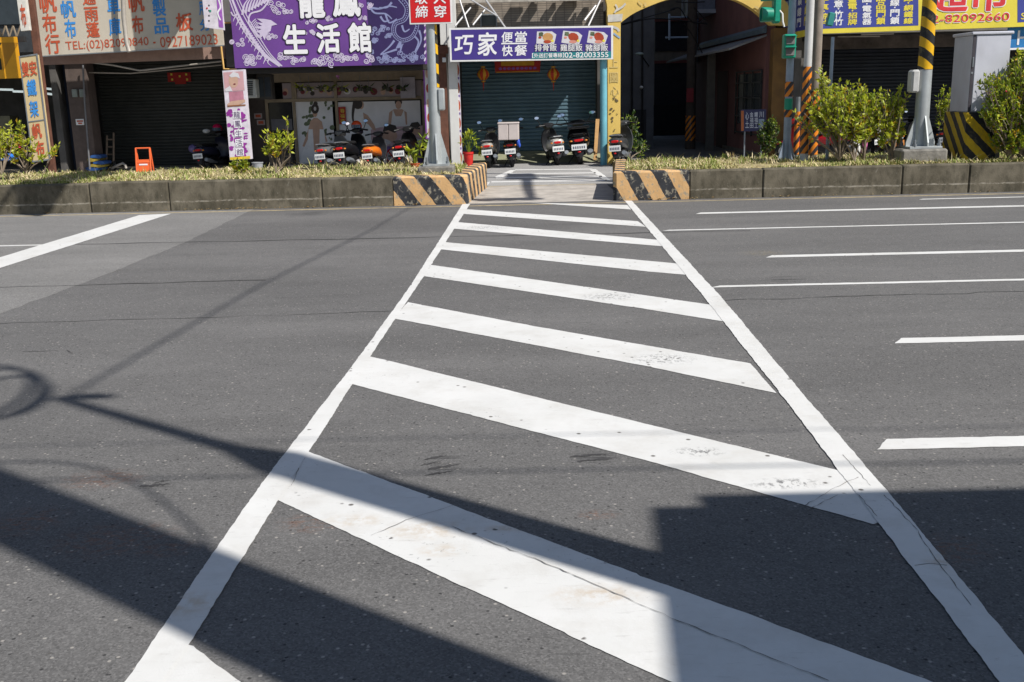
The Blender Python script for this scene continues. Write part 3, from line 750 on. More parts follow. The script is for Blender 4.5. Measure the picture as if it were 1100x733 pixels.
MB().use(steel).tube([(pq.x, 17.5, 9.1), (pq.x + .08, 14.5, 9.25), (pq.x + .14, 12.3, 9.3)], [.10, .09, .07], 10).build('mast_arm', pB)
sgl = thing('traffic_light', 'horizontal traffic light at the end of the mast arm over the road', 'traffic light', (pq.x - .5, 12.4, 9.2))
MB().use(signal_green).box(pq.x - .95, pq.x + .15, 12.3, 12.55, 9.0, 9.35, .03).build('housing', sgl)
for k, c in enumerate(('red_lamp', 'amber_lamp', 'signal_green')): MB().use(MATS[c]).lathe([(.001, .0), (.12, 0), (.12, .12), (.10, .12), (.10, .02)], (pq.x - .75 + .35 * k, 12.3, 9.17), 14, Matrix.Rotation(rad(90), 3, 'X')).build('lamp', sgl)
tag(MB().use(M('shade_panel_blue', (.02, .03, .08), .3)).prism([(pq.x - .36, 16.6, 9.2), (pq.x + .33, 16.45, 9.2), (pq.x + .36, 18.1, 9.35), (pq.x - .2, 18.1, 9.35)], (0, 0, .06)).build('pole_shade_panel'), 'unseen dark panel added on the yellow and black banded pole for its shadow', 'shade panel')  # panel added above view to shape the shadow blot in the crossing gap
# cabinet on the striped plinth
cF = 17.45
cx0, cx1 = P(1040, 110, cF).x, P(1080.5, 110, cF).x; ct = P(1060, 34, cF).z; cb_ = P(1060, 120.5, cF).z
cab = thing('roadside_cabinet', 'tall grey metal cabinet standing on a striped plinth at the right', 'cabinet', ((cx0 + cx1) / 2, cF + .35, cb_))
cabm = M('cabinet_grey', (.52, .53, .59), .38, .08, .07, 3, .25, (.3, .3, .31), spec=.5)
MB().use(cabm).box(cx0, cx1, cF, cF + .72, cb_, ct - .05, .012).build('body', cab)
MB().use(cabm).box(cx0 - .03, cx1 + .03, cF - .03, cF + .75, ct - .05, ct, .012).build('top_cover', cab)
MB().use(M('cabinet_seam', (.045, .04, .05), .6)).box(cx0 + .004, cx0 + .05, cF - .006, cF + .01, cb_ + .01, ct - .052).build('door_seam', cab)
MB().use(cabm).box(cx0 + .056, cx1 - .01, cF - .012, cF + .01, cb_ + .015, ct - .07, .006).build('door', cab)
hp = P(1044.5, 67, cF)
MB().use(steel_dk).box(hp.x - .012, hp.x + .012, cF - .035, cF - .010, hp.z - .08, hp.z + .08, .005).build('handle', cab)
MB().use(steel_dk).lathe([(.018, 0), (.018, .01), (.001, .01)], (hp.x, cF - .012, hp.z - .17), 10, Matrix.Rotation(rad(90), 3, 'X')).build('lock', cab)
qx0, qx1 = P(1035, 145, cF).x, P(1078, 145, cF).x; qb = .40
pts = [(qx0, cF - .06), (qx1 - .14, cF - .06), (qx1, cF + .08), (qx1, cF + .82), (qx0, cF + .82)]
mb = MB().use(yb_block).prism([(x, y, qb) for x, y in pts], (0, 0, cb_ - qb)); tag(mb.build('cabinet_plinth', smooth=False), 'concrete plinth with yellow and black stripes under the grey cabinet', 'plinth')

# striped poles, pedestrian lamp and thin post before the right shop
def pole(name, label, px, pyb, Y, wpx, H, mat, wraps=(), base=False):
    b = P(px, pyb, Y); zb = .42; r = wpx / 2 * Y / 1085
    root = thing(name, label, 'pole', (b.x, Y, zb))
    MB().use(mat).lathe([(r * 1.04, 0), (r, H * .5), (r * .92, H)], (b.x, Y, zb), 18).build('shaft', root)
    for (ya, yb, m) in wraps:
        za, zc = P(px, yb, Y).z, P(px, ya, Y).z
        MB().use(m).lathe([(r * 1.05 + .006, za), (r * 1.05 + .006, zc)], (b.x, Y, 0), 18).build('striped_wrap', root)
    if base:
        for k in range(4):
            R = Matrix.Rotation(rad(90 * k + 20), 3, 'Z'); t = .01
            MB().use(mat).prism([R @ Vector(p) + Vector((b.x, Y, zb)) for p in ((r * .8, -t, 0), (r * 3.2, -t, 0), (r * 2.8, -t, .06), (r, -t, .42), (r * .8, -t, .42))], R @ Vector((0, 2 * t, 0))).build('gusset', root, smooth=False)
    return root, b
bluegrey = M('blue_grey_paint', (.27, .33, .42), .5, .1, .15, 5, .3)
pC, bC = pole('signal_pole', 'blue grey signal pole with green pedestrian lamp and striped band', 845, 163, 18.9, 7.5, 6.5, bluegrey, [(88, 104, ob_wrap), (118, 126, ob_wrap)], True)
MB().use(signal_green).lathe([(.074, P(845, 118, 18.9).z), (.074, P(845, 106, 18.9).z)], (bC.x, 18.9, 0), 14).build('green_band', pC)
pw = P(847.5, 50, 18.75)
ps = thing('pedestrian_signal', 'green pedestrian signal with two square grey lamps on the blue grey pole', 'traffic light', (pw.x, 18.75, pw.z - .2))
MB().use(signal_green).box(pw.x - .105, pw.x + .105, 18.66, 18.84, pw.z - .205, pw.z + .205, .02).build('housing', ps)
for s in (-1, 1):
    MB().use(M('lamp_grey', (.16, .15, .15), .6)).box(pw.x - .075, pw.x + .075, 18.645, 18.67, pw.z + s * .095 - .065, pw.z + s * .095 + .065, .006).build('lamp', ps)
    MB().use(signal_green).box(pw.x - .095, pw.x + .095, 18.58, 18.66, pw.z + s * .095 + .07, pw.z + s * .095 + .083, .003).build('visor', ps)
tw = P(830, 8, 18.8)
ts = thing('traffic_light', 'bright green traffic light seen from behind at the top of the blue grey pole', 'traffic light', (tw.x, 18.8, tw.z - .3))
MB().use(signal_green).box(tw.x - .0, tw.x + .13, 18.7, 18.9, tw.z - .27, tw.z + .9, .03).build('housing', ts)
for k in range(3): MB().use(signal_green).lathe([(.001, 0), (.12, .0), (.13, .2), (.115, .2), (.10, .02)], (tw.x, 18.8, tw.z - .12 + .35 * k), 14, Matrix.Rotation(rad(-90), 3, 'Y')).build('visor', ts)
MB().use(white_m).tube([(tw.x + .1, 18.72, tw.z - .06), (tw.x + .15, 18.7, tw.z - .12), (tw.x + .16, 18.7, tw.z - .25), (tw.x + .19, 18.7, tw.z - .34)], .016, 8).build('bracket', ts)
white_pole = M('white_pole_paint', (.52, .52, .51), .5, .1, .15, 4, .3)
pole('white_pole', 'slim whitish pole with an orange and black striped lower half', 863.5, 166, 18.15, 8, 7.5, white_pole, [(72, 165, ob_wrap)])
pole('utility_pole', 'brown grey concrete utility pole right of the slim whitish pole', 872.5, 166, 18.95, 9.5, 9, M('pole_concrete', (.24, .20, .165), .9, var=.2, scale=5, grime=.5, bump=.4), [(98, 166, ob_wrap)])
pole('striped_post', 'short thin post with dark orange stripes behind the striped poles', 855, 165, 19.4, 5, 1.15, steel_dk, [(120, 166, ob_wrap)])
pT, bT = pole('thin_post', 'thin grey post rising out of the yellow green bush', 888.5, 166, 18.4, 3.6, 2.15, bluegrey)
g0 = P(892, 21, 18.4); MB().use(M('box_teal', (.03, .22, .20), .5)).obox(g0, (.055, .06, .11), Matrix.Rotation(rad(12), 3, 'Y'), .012).build('green_box', pT)
# dark round shrub by the pole base
shrub('round_shrub', 'dark green rounded shrub in front of the alley notice board', 'bush', [P(826, 163, 20.2)], [PX(826, 145, 20.2, 11, 17)], 130, 12, .06, [lf_d, lf_d, lf_g])

# ------------------------------------------------------------------ shop row across the street
FY = 25.9
slab_m = M('arcade_paving', (.17, .155, .135), .85, var=.25, scale=4, grime=.6, bump=.2)
olive_m = M('ramp_concrete', (.25, .255, .165), .85, var=.2, scale=3, grime=.5, grime_col=(.12, .12, .08), bump=.2)
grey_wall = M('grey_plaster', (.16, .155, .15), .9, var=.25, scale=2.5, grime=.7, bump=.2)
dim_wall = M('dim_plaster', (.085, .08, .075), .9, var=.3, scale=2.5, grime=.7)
beige = M('beige_trim', (.27, .215, .15), .7, var=.2, scale=4, grime=.4)
frame_d = M('dark_frame', (.03, .03, .032), .5)
def bxp(mb, x0, y0, x1, y1, Y, d=.05, ch=0.0):
    xm, ym = (x0 + x1) / 2, (y0 + y1) / 2
    return mb.box(P(x0, ym, Y).x, P(x1, ym, Y).x, Y, Y + d, P(xm, y1, Y).z, P(xm, y0, Y).z, ch)
def uvb(B, px, py):
    Y = B.c[0].y; p = P(px, py, Y); u = (p.x - B.c[3].x) / (B.c[2].x - B.c[3].x)
    t, b = B.c[0].lerp(B.c[1], u).z, B.c[3].lerp(B.c[2], u).z
    return u, (p.z - t) / (b - t)
def tpx(B, mb, st, x0, y0, x1, y1, off=.025, lift=.008, shear=0.0):
    u0, v0 = uvb(B, x0, y0); u1, v1 = uvb(B, x1, y1); B.text(mb, st, u0, v0, u1, v1, off, lift, shear)
def rpx(B, mb, x0, y0, x1, y1, lift=.004):
    u0, v0 = uvb(B, x0, y0); u1, v1 = uvb(B, x1, y1); B.rect(mb, u0, v0, u1, v1, lift)
def ppx(B, mb, pts, lift=.004): B.pol(mb, [uvb(B, *p) for p in pts], lift)
def spx(B, mb, pts, w, lift=.006, sm=True):
    q = [uvb(B, *p) for p in (spline(pts, 5) if sm else pts)]
    W = (B.c[1] - B.c[0]).length; H = (B.c[0] - B.c[3]).length; k = B.c[0].y / 1085 / H
    B.stroke(mb, q, (lambda t: w(t) * k) if callable(w) else w * k, lift, W / H)
def epx(B, mb, cx, cy, rx, ry, lift=.005, n=14, a=0):
    ca, sa = math.cos(rad(a)), math.sin(rad(a))
    ppx(B, mb, [(cx + rx * math.cos(t) * ca - ry * math.sin(t) * sa, cy + rx * math.cos(t) * sa + ry * math.sin(t) * ca) for t in [2 * math.pi * i / n for i in range(n)]], lift)
def sign_board(Y, bl, br, H, thick=.07):
    a, b = P(*bl, Y), P(*br, Y)
    return Board(a + Vector((0, 0, H)), b + Vector((0, 0, H)), b, a)
def shutter(mb, x0, x1, z0, z1, Y, pitch=.085, dep=.018):
    k = int((z1 - z0) / pitch); prof = []
    for i in range(k):
        z = z0 + i * pitch
        prof += [(Y, z), (Y - dep, z + pitch * .25), (Y - dep, z + pitch * .7), (Y, z + pitch * .93)]
    prof.append((Y, z0 + k * pitch)); n = len(prof)
    return mb.add([(x0, y, z) for y, z in prof] + [(x1, y, z) for y, z in prof], [(i, n + i, n + i + 1, i + 1) for i in range(n - 1)])
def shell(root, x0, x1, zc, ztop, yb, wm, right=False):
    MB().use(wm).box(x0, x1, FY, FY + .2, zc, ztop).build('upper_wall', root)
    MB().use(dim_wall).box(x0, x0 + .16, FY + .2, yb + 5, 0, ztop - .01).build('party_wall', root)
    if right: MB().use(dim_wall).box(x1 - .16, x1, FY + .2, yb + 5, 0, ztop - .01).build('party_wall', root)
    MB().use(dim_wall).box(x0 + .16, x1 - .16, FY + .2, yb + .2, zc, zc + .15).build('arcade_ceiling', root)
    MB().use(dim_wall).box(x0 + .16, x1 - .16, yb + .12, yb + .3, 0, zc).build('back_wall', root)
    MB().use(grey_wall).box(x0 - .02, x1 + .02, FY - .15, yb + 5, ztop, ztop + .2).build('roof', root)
for (x0, x1, y0) in ((-40, -2.35, 26.95), (6.6, 40, 26.95)):
    MB().use(slab_m).box(x0, x1, y0, 32, -.05, .10, .01).build('pavement', origin=(0, 0, 0), kind='structure')

xL0, xL1, xL2, xL3, xL4 = P(52, 100, FY).x, P(246, 100, FY).x, P(466, 100, FY).x, P(655, 100, FY).x, P(838, 100, FY).x
# --- far left shop
s0 = thing('shophouse', 'dark open shopfront with an orange sign at the far left edge', 'building', ((xL0 - 6) / 2 + xL0 / 2, FY, 0))
shell(s0, xL0 - 6.5, xL0, 3.0, 8.5, 30.0, M('dark_cladding', (.04, .045, .05), .6, var=.3))
mb = MB().use(frame_d); bxp(mb, -60, 40, 26, 46, 24.95, .12); mb.build('sign_beam', s0)
mb = MB().use(M('window_dim', (.035, .045, .055), .15)); bxp(mb, -60, -40, 22, 27, FY - .05, .04); mb.build('window', s0)
mb = MB().use(beige)
for k in range(5):
    a = P(-6 + 8 * k, 40, 25.1); b = P(-10 + 8 * k, 28, 25.1); c = P(-2 + 8 * k, 28, 25.1)
    if k < 4: mb.tube([a, b], .02, 5); mb.tube([a, c], .02, 5)
mb.build('truss', s0)
o1 = thing('shop_sign', 'orange yellow sign panel with a black mark at the far left edge', 'sign', P(0, 85, 24.8))
B = sign_board(24.8, (-40, 86), (22.5, 84), .93); mb = MB().use(M('sign_orange', (.70, .33, .012), .5, var=.06)); B.slab(mb, .08); mb.build('sign_panel', o1)
mb = MB().use(black); rpx(B, mb, -30, 64, 2.5, 75, .006); ppx(B, mb, [(-20, 86), (2, 46), (-20, 46)], .006); mb.build('black_mark', o1, smooth=False)
mb = MB().use(M('sign_orange_dark', (.42, .19, .01), .5, var=.06)); ppx(B, mb, [(2, 46), (20, 46), (3.2, 77)], .005); mb.build('dark_panel', o1, smooth=False)
tube_m = emit('tube_light_on', (.75, .85, .85), .42)
for k, (x0, y0, x1, y1, Y) in enumerate(((-20, 95, 14, 97, 27.4), (14, 97.5, 26, 99, 27.0), (49, 94.5, 63, 97, 27.2), (51, 100, 65, 103, 26.8))):
    mb = MB().use(tube_m).tube([P(x0, y0 + .8, Y), P(x1, y1 - .4, Y)], .028, 8); o = mb.build('tube_light')
    tag(o, ['lit tube light at the far left edge under the orange sign', 'lit tube light end just left of the slanting cream signboard', 'upper short lit tube light right of the brown sign post', 'lower short lit tube light right of the brown sign post'][k], 'light', 'tube lights in the dark left shop')
mb = MB().use(M('shelf_beige', (.16, .15, .10), .7)); bxp(mb, -30, 125, 12, 150, 27.6, .5); tag(mb.build('display_case'), 'dim beige display case inside the dark shop at the far left', 'cabinet')
mb = MB().use(M('tarp_blue', (.02, .16, .55), .5, var=.3)); 
for k in range(14): mb.ell(P(RN.uniform(-6, 15), RN.uniform(166, 172), 22.5), (RN.uniform(.06, .14), .1, RN.uniform(.03, .06)), 8, 5)
tag(mb.build('blue_tarp'), 'crumpled bright blue tarp behind the hibiscus bush at the far left', 'tarp')

# --- canvas shop
cream = M('sign_cream', (.50, .45, .37), .6, var=.07, scale=1.5, grime=.35, grime_col=(.33, .28, .21))
s1 = thing('shophouse', 'canvas shop with brown pillar and closed dark roller shutter under the wide cream sign', 'building', ((xL0 + xL1) / 2, FY, 0))
shell(s1, xL0, xL1, 2.95, 8.8, 28.2, grey_wall)
sx0, sx1 = P(110, 130, 28).x, xL1 - .02
mb = MB().use(M('shutter_black', (.045, .047, .043), .55, .2, .2, 3)); shutter(mb, sx0, sx1, .1, 2.95, 28.0); mb.build('rolling_shutter', s1)
mb = MB().use(M('pillar_brown', (.10, .075, .065), .8, var=.2, scale=5, grime=.4)); bxp(mb, 76, 66, 98, 190, 26.1, .5); mb.build('pillar', s1)
mb = MB().use(M('door_navy', (.015, .025, .05), .6)); bxp(mb, 62, 70, 76, 190, 26.5, .1); mb.build('side_panel', s1)
mb = MB().use(M('fascia_pink', (.30, .20, .165), .75, var=.12, grime=.3)); q = [P(44, 60.5, 25.3), P(241, 48, 25.3), P(241, 63, 25.3), P(44, 70, 25.3)]
mb.prism(q, (0, .1, 0)); mb.build('fascia', s1)
pipe_m = M('pipe_pale', (.36, .33, .29), .5, .1, .15)
MB().use(pipe_m).tube([P(88, 66, 25.5), P(120, 70, 25.5), P(150, 76, 25.6), P(238, 66, 25.7)], .022, 6).build('awning_pipe', s1)
MB().use(pipe_m).tube([P(94, 78, 26.3), P(140, 79, 26.3), P(238, 70, 26.3)], .018, 6).build('awning_pipe', s1)
MB().use(M('conduit', (.16, .16, .17), .5, .2)).tube([P(89, 70, 25.95), P(91, 110, 25.95), P(96.5, 182, 25.95)], .022, 6).build('conduit', s1)
for k, x in enumerate((77, 85)):
    mb = MB().use(M('meter_grey', (.22, .25, .23), .4)); bxp(mb, x, 96, x + 5.5, 104.5, 26.02, .08, .01); mb.build('meter', s1)
mb = MB().use(plate_w); bxp(mb, 81.5, 128, 90, 134.5, 26.07, .02); o = mb.build('wall_plate', s1)
mb = MB().use(red_ink); bxp(mb, 82.5, 129.5, 89, 131, 26.06, .005); bxp(mb, 84, 132, 88, 133.4, 26.06, .005); mb.build('red_print', o)
mb = MB().use(M('paper_red', (.36, .02, .015), .7)); bxp(mb, 180, 78, 205, 88, 27.93, .01); bxp(mb, 188, 88, 200, 90.5, 27.93, .01); o = mb.build('paper_banner'); tag(o, 'red paper banner stuck across the top of the dark shutter', 'banner')
mb = MB().use(yel_ink)
for x, y in ((183, 79), (199, 79), (184, 84.5), (200, 84.5), (192, 81)): bxp(mb, x, y, x + 2, y + 2.2, 27.92, .005)
mb.build('gold_ornament', o)
# wide cream sign
B = sign_board(24.7, (45.5, 60), (240, 48.5), 1.75); base = B.c[3]
c1 = thing('shop_sign', 'wide cream canvas shop sign with red and blue characters and a phone number', 'sign', base)
mb = MB().use(cream); B.slab(mb, .10); mb.build('sign_panel', c1)
mb = MB().use(alu); mb.prism([B.at(0, 1.0, .01), B.at(1, 1.0, .01), B.at(1, 1.014, .01), B.at(0, 1.014, .01)], (0, .08, 0)); mb.build('sign_frame', c1)
for ink_, chars in ((red_ink, (('帆', 41, -8, 62, 13.5), ('布', 44.5, 15, 62, 35.5), ('行', 47.5, 37, 66, 57.5))), (blue_ink, (('帆', 64.5, 1, 82.5, 19), ('布', 68.5, 21, 83, 41))), (red_ink, (('遮', 87.5, -12, 103.5, 5), ('雨', 90, 8, 106.5, 22.5), ('蓬', 92, 24, 108, 40))),
        (blue_ink, (('車', 114, -4, 130, 15), ('庫', 116, 19.5, 131, 38))), (red_ink, (('帆', 137, -8, 156, 13), ('布', 141, 17, 155, 36))), (blue_ink, (('製', 163, -1, 179, 17.5), ('品', 165, 20, 182, 36))), (red_ink, (('板', 188, 14.5, 208, 33),)), (blue_ink, (('用', 213, 2, 222, 16.5), ('分', 214, 21, 227, 33)))):
    m = MB().use(ink_)
    for st, x0, y0, x1, y1 in chars: tpx(B, m, st, x0, y0, x1, y1, .035, .008)
    m.build('lettering_column', c1, smooth=False)
r = MB().use(red_ink)
def line_on(B, mb, st, xa, xb, xm, y0, y1, off=.0, lift=.008):
    ua, ub = uvb(B, xa, (y0 + y1) / 2)[0], uvb(B, xb, (y0 + y1) / 2)[0]; va, vb = uvb(B, xm, y0)[1], uvb(B, xm, y1)[1]
    B.text(mb, st, ua, va, ub, vb, off, lift)
line_on(B, r, 'TEL:(02)82090840', 70.5, 160, 116, 42.2, 54.0, -.004); line_on(B, r, '·', 164.5, 167.5, 166, 45, 47); line_on(B, r, '0927189023', 172, 234, 203, 38.2, 49.5, -.004)
r.build('phone_number', c1, smooth=False)
tag(MB().use(pipe_m).tube([P(130.5, -40, 24.45), P(133, 20, 24.45), P(136, 46, 24.45), P(139, 56, 24.4)], .05, 10).build('drain_pipe'), 'pale upright pipe crossing the middle of the wide cream sign', 'pipe')
# slanting upright sign on brown post
vb = sign_board(23.8, (35.5, 173.5), (53.5, 171), 2.3)
v1 = thing('upright_sign', 'narrow cream upright sign with red and blue characters on the brown post', 'sign', vb.c[3])
crm2 = M('sign_cream_warm', (.56, .44, .24), .6, var=.07, scale=2, grime=.3, grime_col=(.36, .27, .15))
mb = MB().use(crm2); vb.slab(mb, .12); mb.build('sign_panel', v1)
mb = MB().use(steel_dk)
for u0, u1, q0, q1 in ((-.03, .03, -.01, 1.01), (.97, 1.03, -.01, 1.01), (.03, .97, -.01, .004), (.03, .97, .996, 1.01), (.03, .97, .612, .622)): mb.prism([vb.at(u0, q0, .012), vb.at(u1, q0, .012), vb.at(u1, q1, .012), vb.at(u0, q1, .012)], (0, .03, 0))
mb.build('sign_frame', v1)
r = MB().use(red_ink); bl = MB().use(blue_ink)
for m, s, u0, q0, u1, q1 in ((r, '雙', .06, .05, .46, .19), (r, '安', .5, .05, .92, .19), (bl, '鐵', .22, .22, .76, .38), (bl, '架', .22, .42, .72, .58), (r, '帆', .2, .64, .74, .79), (r, '布', .26, .81, .78, .96)): vb.text(m, s, u0, q0, u1, q1, .04, .014)
r.build('red_lettering', v1, smooth=False); bl.build('blue_lettering', v1, smooth=False)
vb = sign_board(23.8, (22.5, 33.5), (31.5, 32.5), 1.3); v2 = thing('upright_sign', 'small white upright sign with a red character at the top left', 'sign', vb.c[3])
mb = MB().use(M('sign_white', (.62, .60, .55), .6)); vb.slab(mb, .12); mb.build('sign_panel', v2); mb = MB().use(red_ink); tpx(vb, mb, '布', 21, 5, 29.5, 29, .04, .01); mb.build('lettering', v2, smooth=False)
pb = P(56, 187, 24.0); tag(MB().use(rust).box(pb.x - .075, pb.x + .075, 23.98, 24.1, 0, 6, .008).build('sign_post'), 'brown steel post behind the narrow cream upright sign', 'post')
# small purple and white hanging sign, yellow bracket
vb = sign_board(24.35, (220, 29.5), (240.5, 32.5), 1.3); v3 = thing('hanging_sign', 'small purple and white sign hanging beside the wide cream sign', 'sign', vb.c[3])
mb = MB().use(M('sign_lilac', (.60, .56, .62), .5)); vb.slab(mb, .1); mb.build('sign_panel', v3)
pur = M('print_purple', (.30, .10, .42), .5, var=.25, scale=14)
mb = MB().use(pur); rpx(vb, mb, 231, -20, 240, 30, .005); mb.build('print', v3, smooth=False)
mb = MB().use(black)
for k in range(4): 
    u, v = uvb(vb, 224.6, 6 + 5.5 * k); vb.rect(mb, u - .035, v - .012, u + .035, v + .012, .006)
mb.use(white_ink); spx(vb, mb, [(235, 0), (237, 8), (234, 14), (237, 22)], 1.5, .008); mb.use(red_lamp); epx(vb, mb, 222.5, 9, 1, 1, .008, 8); mb.use(signal_green); epx(vb, mb, 226, 12, 1.2, 1.2, .008, 8)
mb.build('small_print', v3, smooth=False)
ybr = M('bracket_yellow', (.62, .38, .12), .6, var=.2)
tag(MB().use(ybr).tube([P(235.5, 30, 24.95), P(238, 55, 24.95), P(240.5, 74.3, 24.95), P(254, 74.6, 24.95)], .025, 6).tube([P(240, 25, 24.95), P(254, 24, 24.95)], .02, 6).build('sign_bracket'), 'rusty yellow angle bracket between the cream sign and the purple sign', 'bracket')
# clutter in the dark arcade
ht = thing('hand_truck', 'pale folded hand truck leaning by the dark shutter', 'hand truck', P(118, 180, 26.6))
mb = MB().use(M('wood_dim', (.20, .15, .11), .8))
mb.tube([P(114, 180, 26.5), P(115, 146, 26.9)], .025, 6).tube([P(122, 180, 26.5), P(122, 143, 26.9)], .025, 6)
for y in (150, 158, 166, 174): mb.tube([P(114.5, y, 26.75), P(122.3, y, 26.75)], .02, 6)
mb.build('frame', ht); MB().use(rubber).ell(P(115, 178, 26.5), (.05, .05, .12)).ell(P(123, 178, 26.5), (.05, .05, .12)).build('wheel', ht)
tp = thing('tarp_pile', 'heap of folded blue and yellow tarps beside the brown pillar', 'tarp', P(105, 182, 26.2)); 
for k in range(5):
    mb = MB().use(M('tarp_blue_dim', (.02, .07, .22), .6, var=.3) if k % 2 == 0 else M('tarp_yellow', (.30, .22, .03), .6, var=.3)); c = P(103 + (k % 3) * 3, 181 - 3.2 * k, 26.2)
    mb.body([(c.y + d, c.z, hw, .05) for d, hw in ((-.2, .14), (-.1, .24 - .02 * k), (.15, .25 - .02 * k), (.25, .12))], 10)
    mb.v = [(x + (c.x if i >= 0 else 0), y, z) for i, (x, y, z) in enumerate(mb.v)]; mb.build('folded_tarp', tp)
tag(MB().use(pipe_m).tube([P(120, 181, 26.4), P(127, 177.5, 26.3), P(132, 175.5, 26.3), P(135, 178, 26.2), P(135.5, 181, 26.2)], .03, 8).build('bent_pipe'), 'bent pale pipe lying on the floor before the dark shutter', 'pipe')
tag(MB().use(M('wood_dim', (.2, .15, .11))).tube([P(100, 120, 26.8), P(109, 180, 26.3)], .02, 6).build('pole_stick'), 'wooden stick leaning against the wall behind the brown pillar', 'stick')
# orange folding stand
ob = P(156, 188, 22.2); of = thing('caution_stand', 'small orange folding floor stand in front of the dark shutter', 'floor sign', (ob.x, 22.2, .0))
om = M('stand_orange', (.75, .13, .035), .45, 0, .08)
def frame(y0, y1, nm):
    mb = MB().use(om); w = .155; H = .80
    for s in (-1, 1): mb.tube([(ob.x + s * w, y0, .01), (ob.x + s * w * .95, y1, H)], .017, 8)
    for t in (.06, .30, .62, .99): mb.tube([(ob.x - w, y0 + (y1 - y0) * t, H * t + .003), (ob.x + w, y0 + (y1 - y0) * t, H * t + .003)], .015, 8)
    return mb.build(nm, of)
frame(22.1, 22.2, 'front_frame'); frame(22.36, 22.23, 'rear_frame')
mb = MB().use(om).prism([(ob.x - .14, 22.128, .24), (ob.x + .14, 22.128, .24), (ob.x + .14, 22.165, .56), (ob.x - .14, 22.165, .56)], (0, .012, 0)); o = mb.build('panel', of)
mb = MB().use(white_ink)
for z in (.44, .38): mb.prism([(ob.x - .09, 22.146, z), (ob.x + .09, 22.146, z), (ob.x + .09, 22.149, z + .03), (ob.x - .09, 22.149, z + .03)], (0, .004, 0))
mb.build('white_mark', o)
for o_ in [of] : o_['label'] = 'small orange folding floor stand in front of the dark shutter'

# --- massage shop
s2 = thing('shophouse', 'massage shop with a large purple sign and poster covered glass front', 'building', ((xL1 + xL2) / 2, FY, 0))
shell(s2, xL1, xL2, 2.55, 8.8, 28.4, grey_wall)
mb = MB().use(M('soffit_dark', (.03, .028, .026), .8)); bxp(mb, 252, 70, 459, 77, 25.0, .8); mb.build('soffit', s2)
SY = 27.2
mb = MB().use(beige)
bxp(mb, 292, 77, 458, 87, SY - .06, .1); bxp(mb, 286, 105, 458, 108.5, SY - .05, .1)
for x in (287, 315.5, 361, 454): bxp(mb, x, 87 if x > 300 else 105, x + 3, 182, SY - .055, .1)
bxp(mb, 316, 87, 318, 106, SY - .055, .1)
mb.build('storefront_frame', s2)
mb = MB().use(M('door_glass', (.025, .027, .03), .12)); bxp(mb, 290, 108, 315, 182, SY, .05); dr = mb.build('door', s2)
mb = MB().use(M('door_poster', (.12, .12, .14), .5)); bxp(mb, 291.5, 128, 314, 140, SY - .008, .004); mb.build('notice', dr)
mb = MB().use(M('side_wall_brown', (.07, .055, .05), .8)); bxp(mb, 268, 100, 287, 182, SY - .02, .1); mb.build('side_wall', s2)
for (x, y) in ((273, 122), (276, 129)):
    mb = MB().use(M('notice_white', (.35, .3, .3), .6)); bxp(mb, x, y, x + 8.5, y + 5.5, SY - .03, .008); o = mb.build('notice', s2)
    mb = MB().use(red_ink); bxp(mb, x + 1.5, y + 1.2, x + 7, y + 4.2, SY - .036, .004); mb.build('red_print', o)
def poster(name, x0, y0, x1, y1, col, label):
    a, b = P(x0, y1, SY), P(x1, y1, SY); t = P((x0 + x1) / 2, y0, SY).z; z = P((x0 + x1) / 2, y1, SY).z
    B = Board((a.x, SY, t), (b.x, SY, t), (b.x, SY, z), (a.x, SY, z))
    root = thing(name, label, 'poster', (a.x, SY, z)); mb = MB().use(M('poster_' + label[:9], col, .55, var=.1, scale=2)); B.slab(mb, .03); mb.build('sheet', root); return root, B
gown = M('printed_gown', (.72, .72, .74), .5, 0, .08)
wht = M('printed_white', (.58, .57, .60), .5, 0, .06)
dgr = M('printed_foliage', (.10, .13, .07), .5, 0, .5, 16)
po, B = poster('window_poster', 318.5, 109, 361, 180, (.66, .66, .69), 'window poster of a woman in white seen from behind')
mb = MB().use(dgr)
for k in range(26): epx(B, mb, RN.choice((RN.uniform(326, 337), RN.uniform(348, 359))), RN.uniform(110, 150), RN.uniform(1, 3), RN.uniform(1, 4), .002 + .0002 * k, 7, RN.uniform(0, 90))
mb.use(gown); ppx(B, mb, [(334, 146), (353, 146), (357, 179), (321, 179), (326, 160)], .008)
mb.use(skin); ppx(B, mb, [(333, 131), (337, 127), (341, 127), (346, 131), (346, 147), (343, 162), (337, 162), (334, 147)], .0095); ppx(B, mb, [(333.5, 131), (330, 143), (325, 157), (327, 158), (332.5, 146), (335, 136)], .0105); ppx(B, mb, [(346, 132), (348, 141), (352, 152), (350, 153), (346, 143)], .0107); mb.use(gown); ppx(B, mb, [(331.5, 139), (336, 139), (337.5, 162), (330, 162)], .0112); ppx(B, mb, [(343.5, 139), (348, 139), (351, 162), (343, 162)], .0113); mb.use(skin)
epx(B, mb, 338.5, 121, 2.6, 5, .0109); mb.use(hair); epx(B, mb, 338.5, 117, 4.2, 5.5, .012); epx(B, mb, 339, 111.5, 2.4, 2.2, .0125); mb.use(wht); epx(B, mb, 338.5, 117, 1.4, 2.2, .014)
mb.build('picture', po, smooth=False)
po, B = poster('window_poster', 364.5, 109, 454, 180, (.70, .69, .71), 'wide window poster of a massage treatment with two standing women')
mb = MB().use(gown); ppx(B, mb, [(373, 132), (380, 122), (392, 120), (398, 130), (399, 158), (371, 158)], .004)
mb.use(skin); ppx(B, mb, [(390, 121), (395, 124), (402, 134), (404, 140), (401, 140), (396, 134), (391, 131)], .005); epx(B, mb, 388, 113, 3, 4.5, .0055)
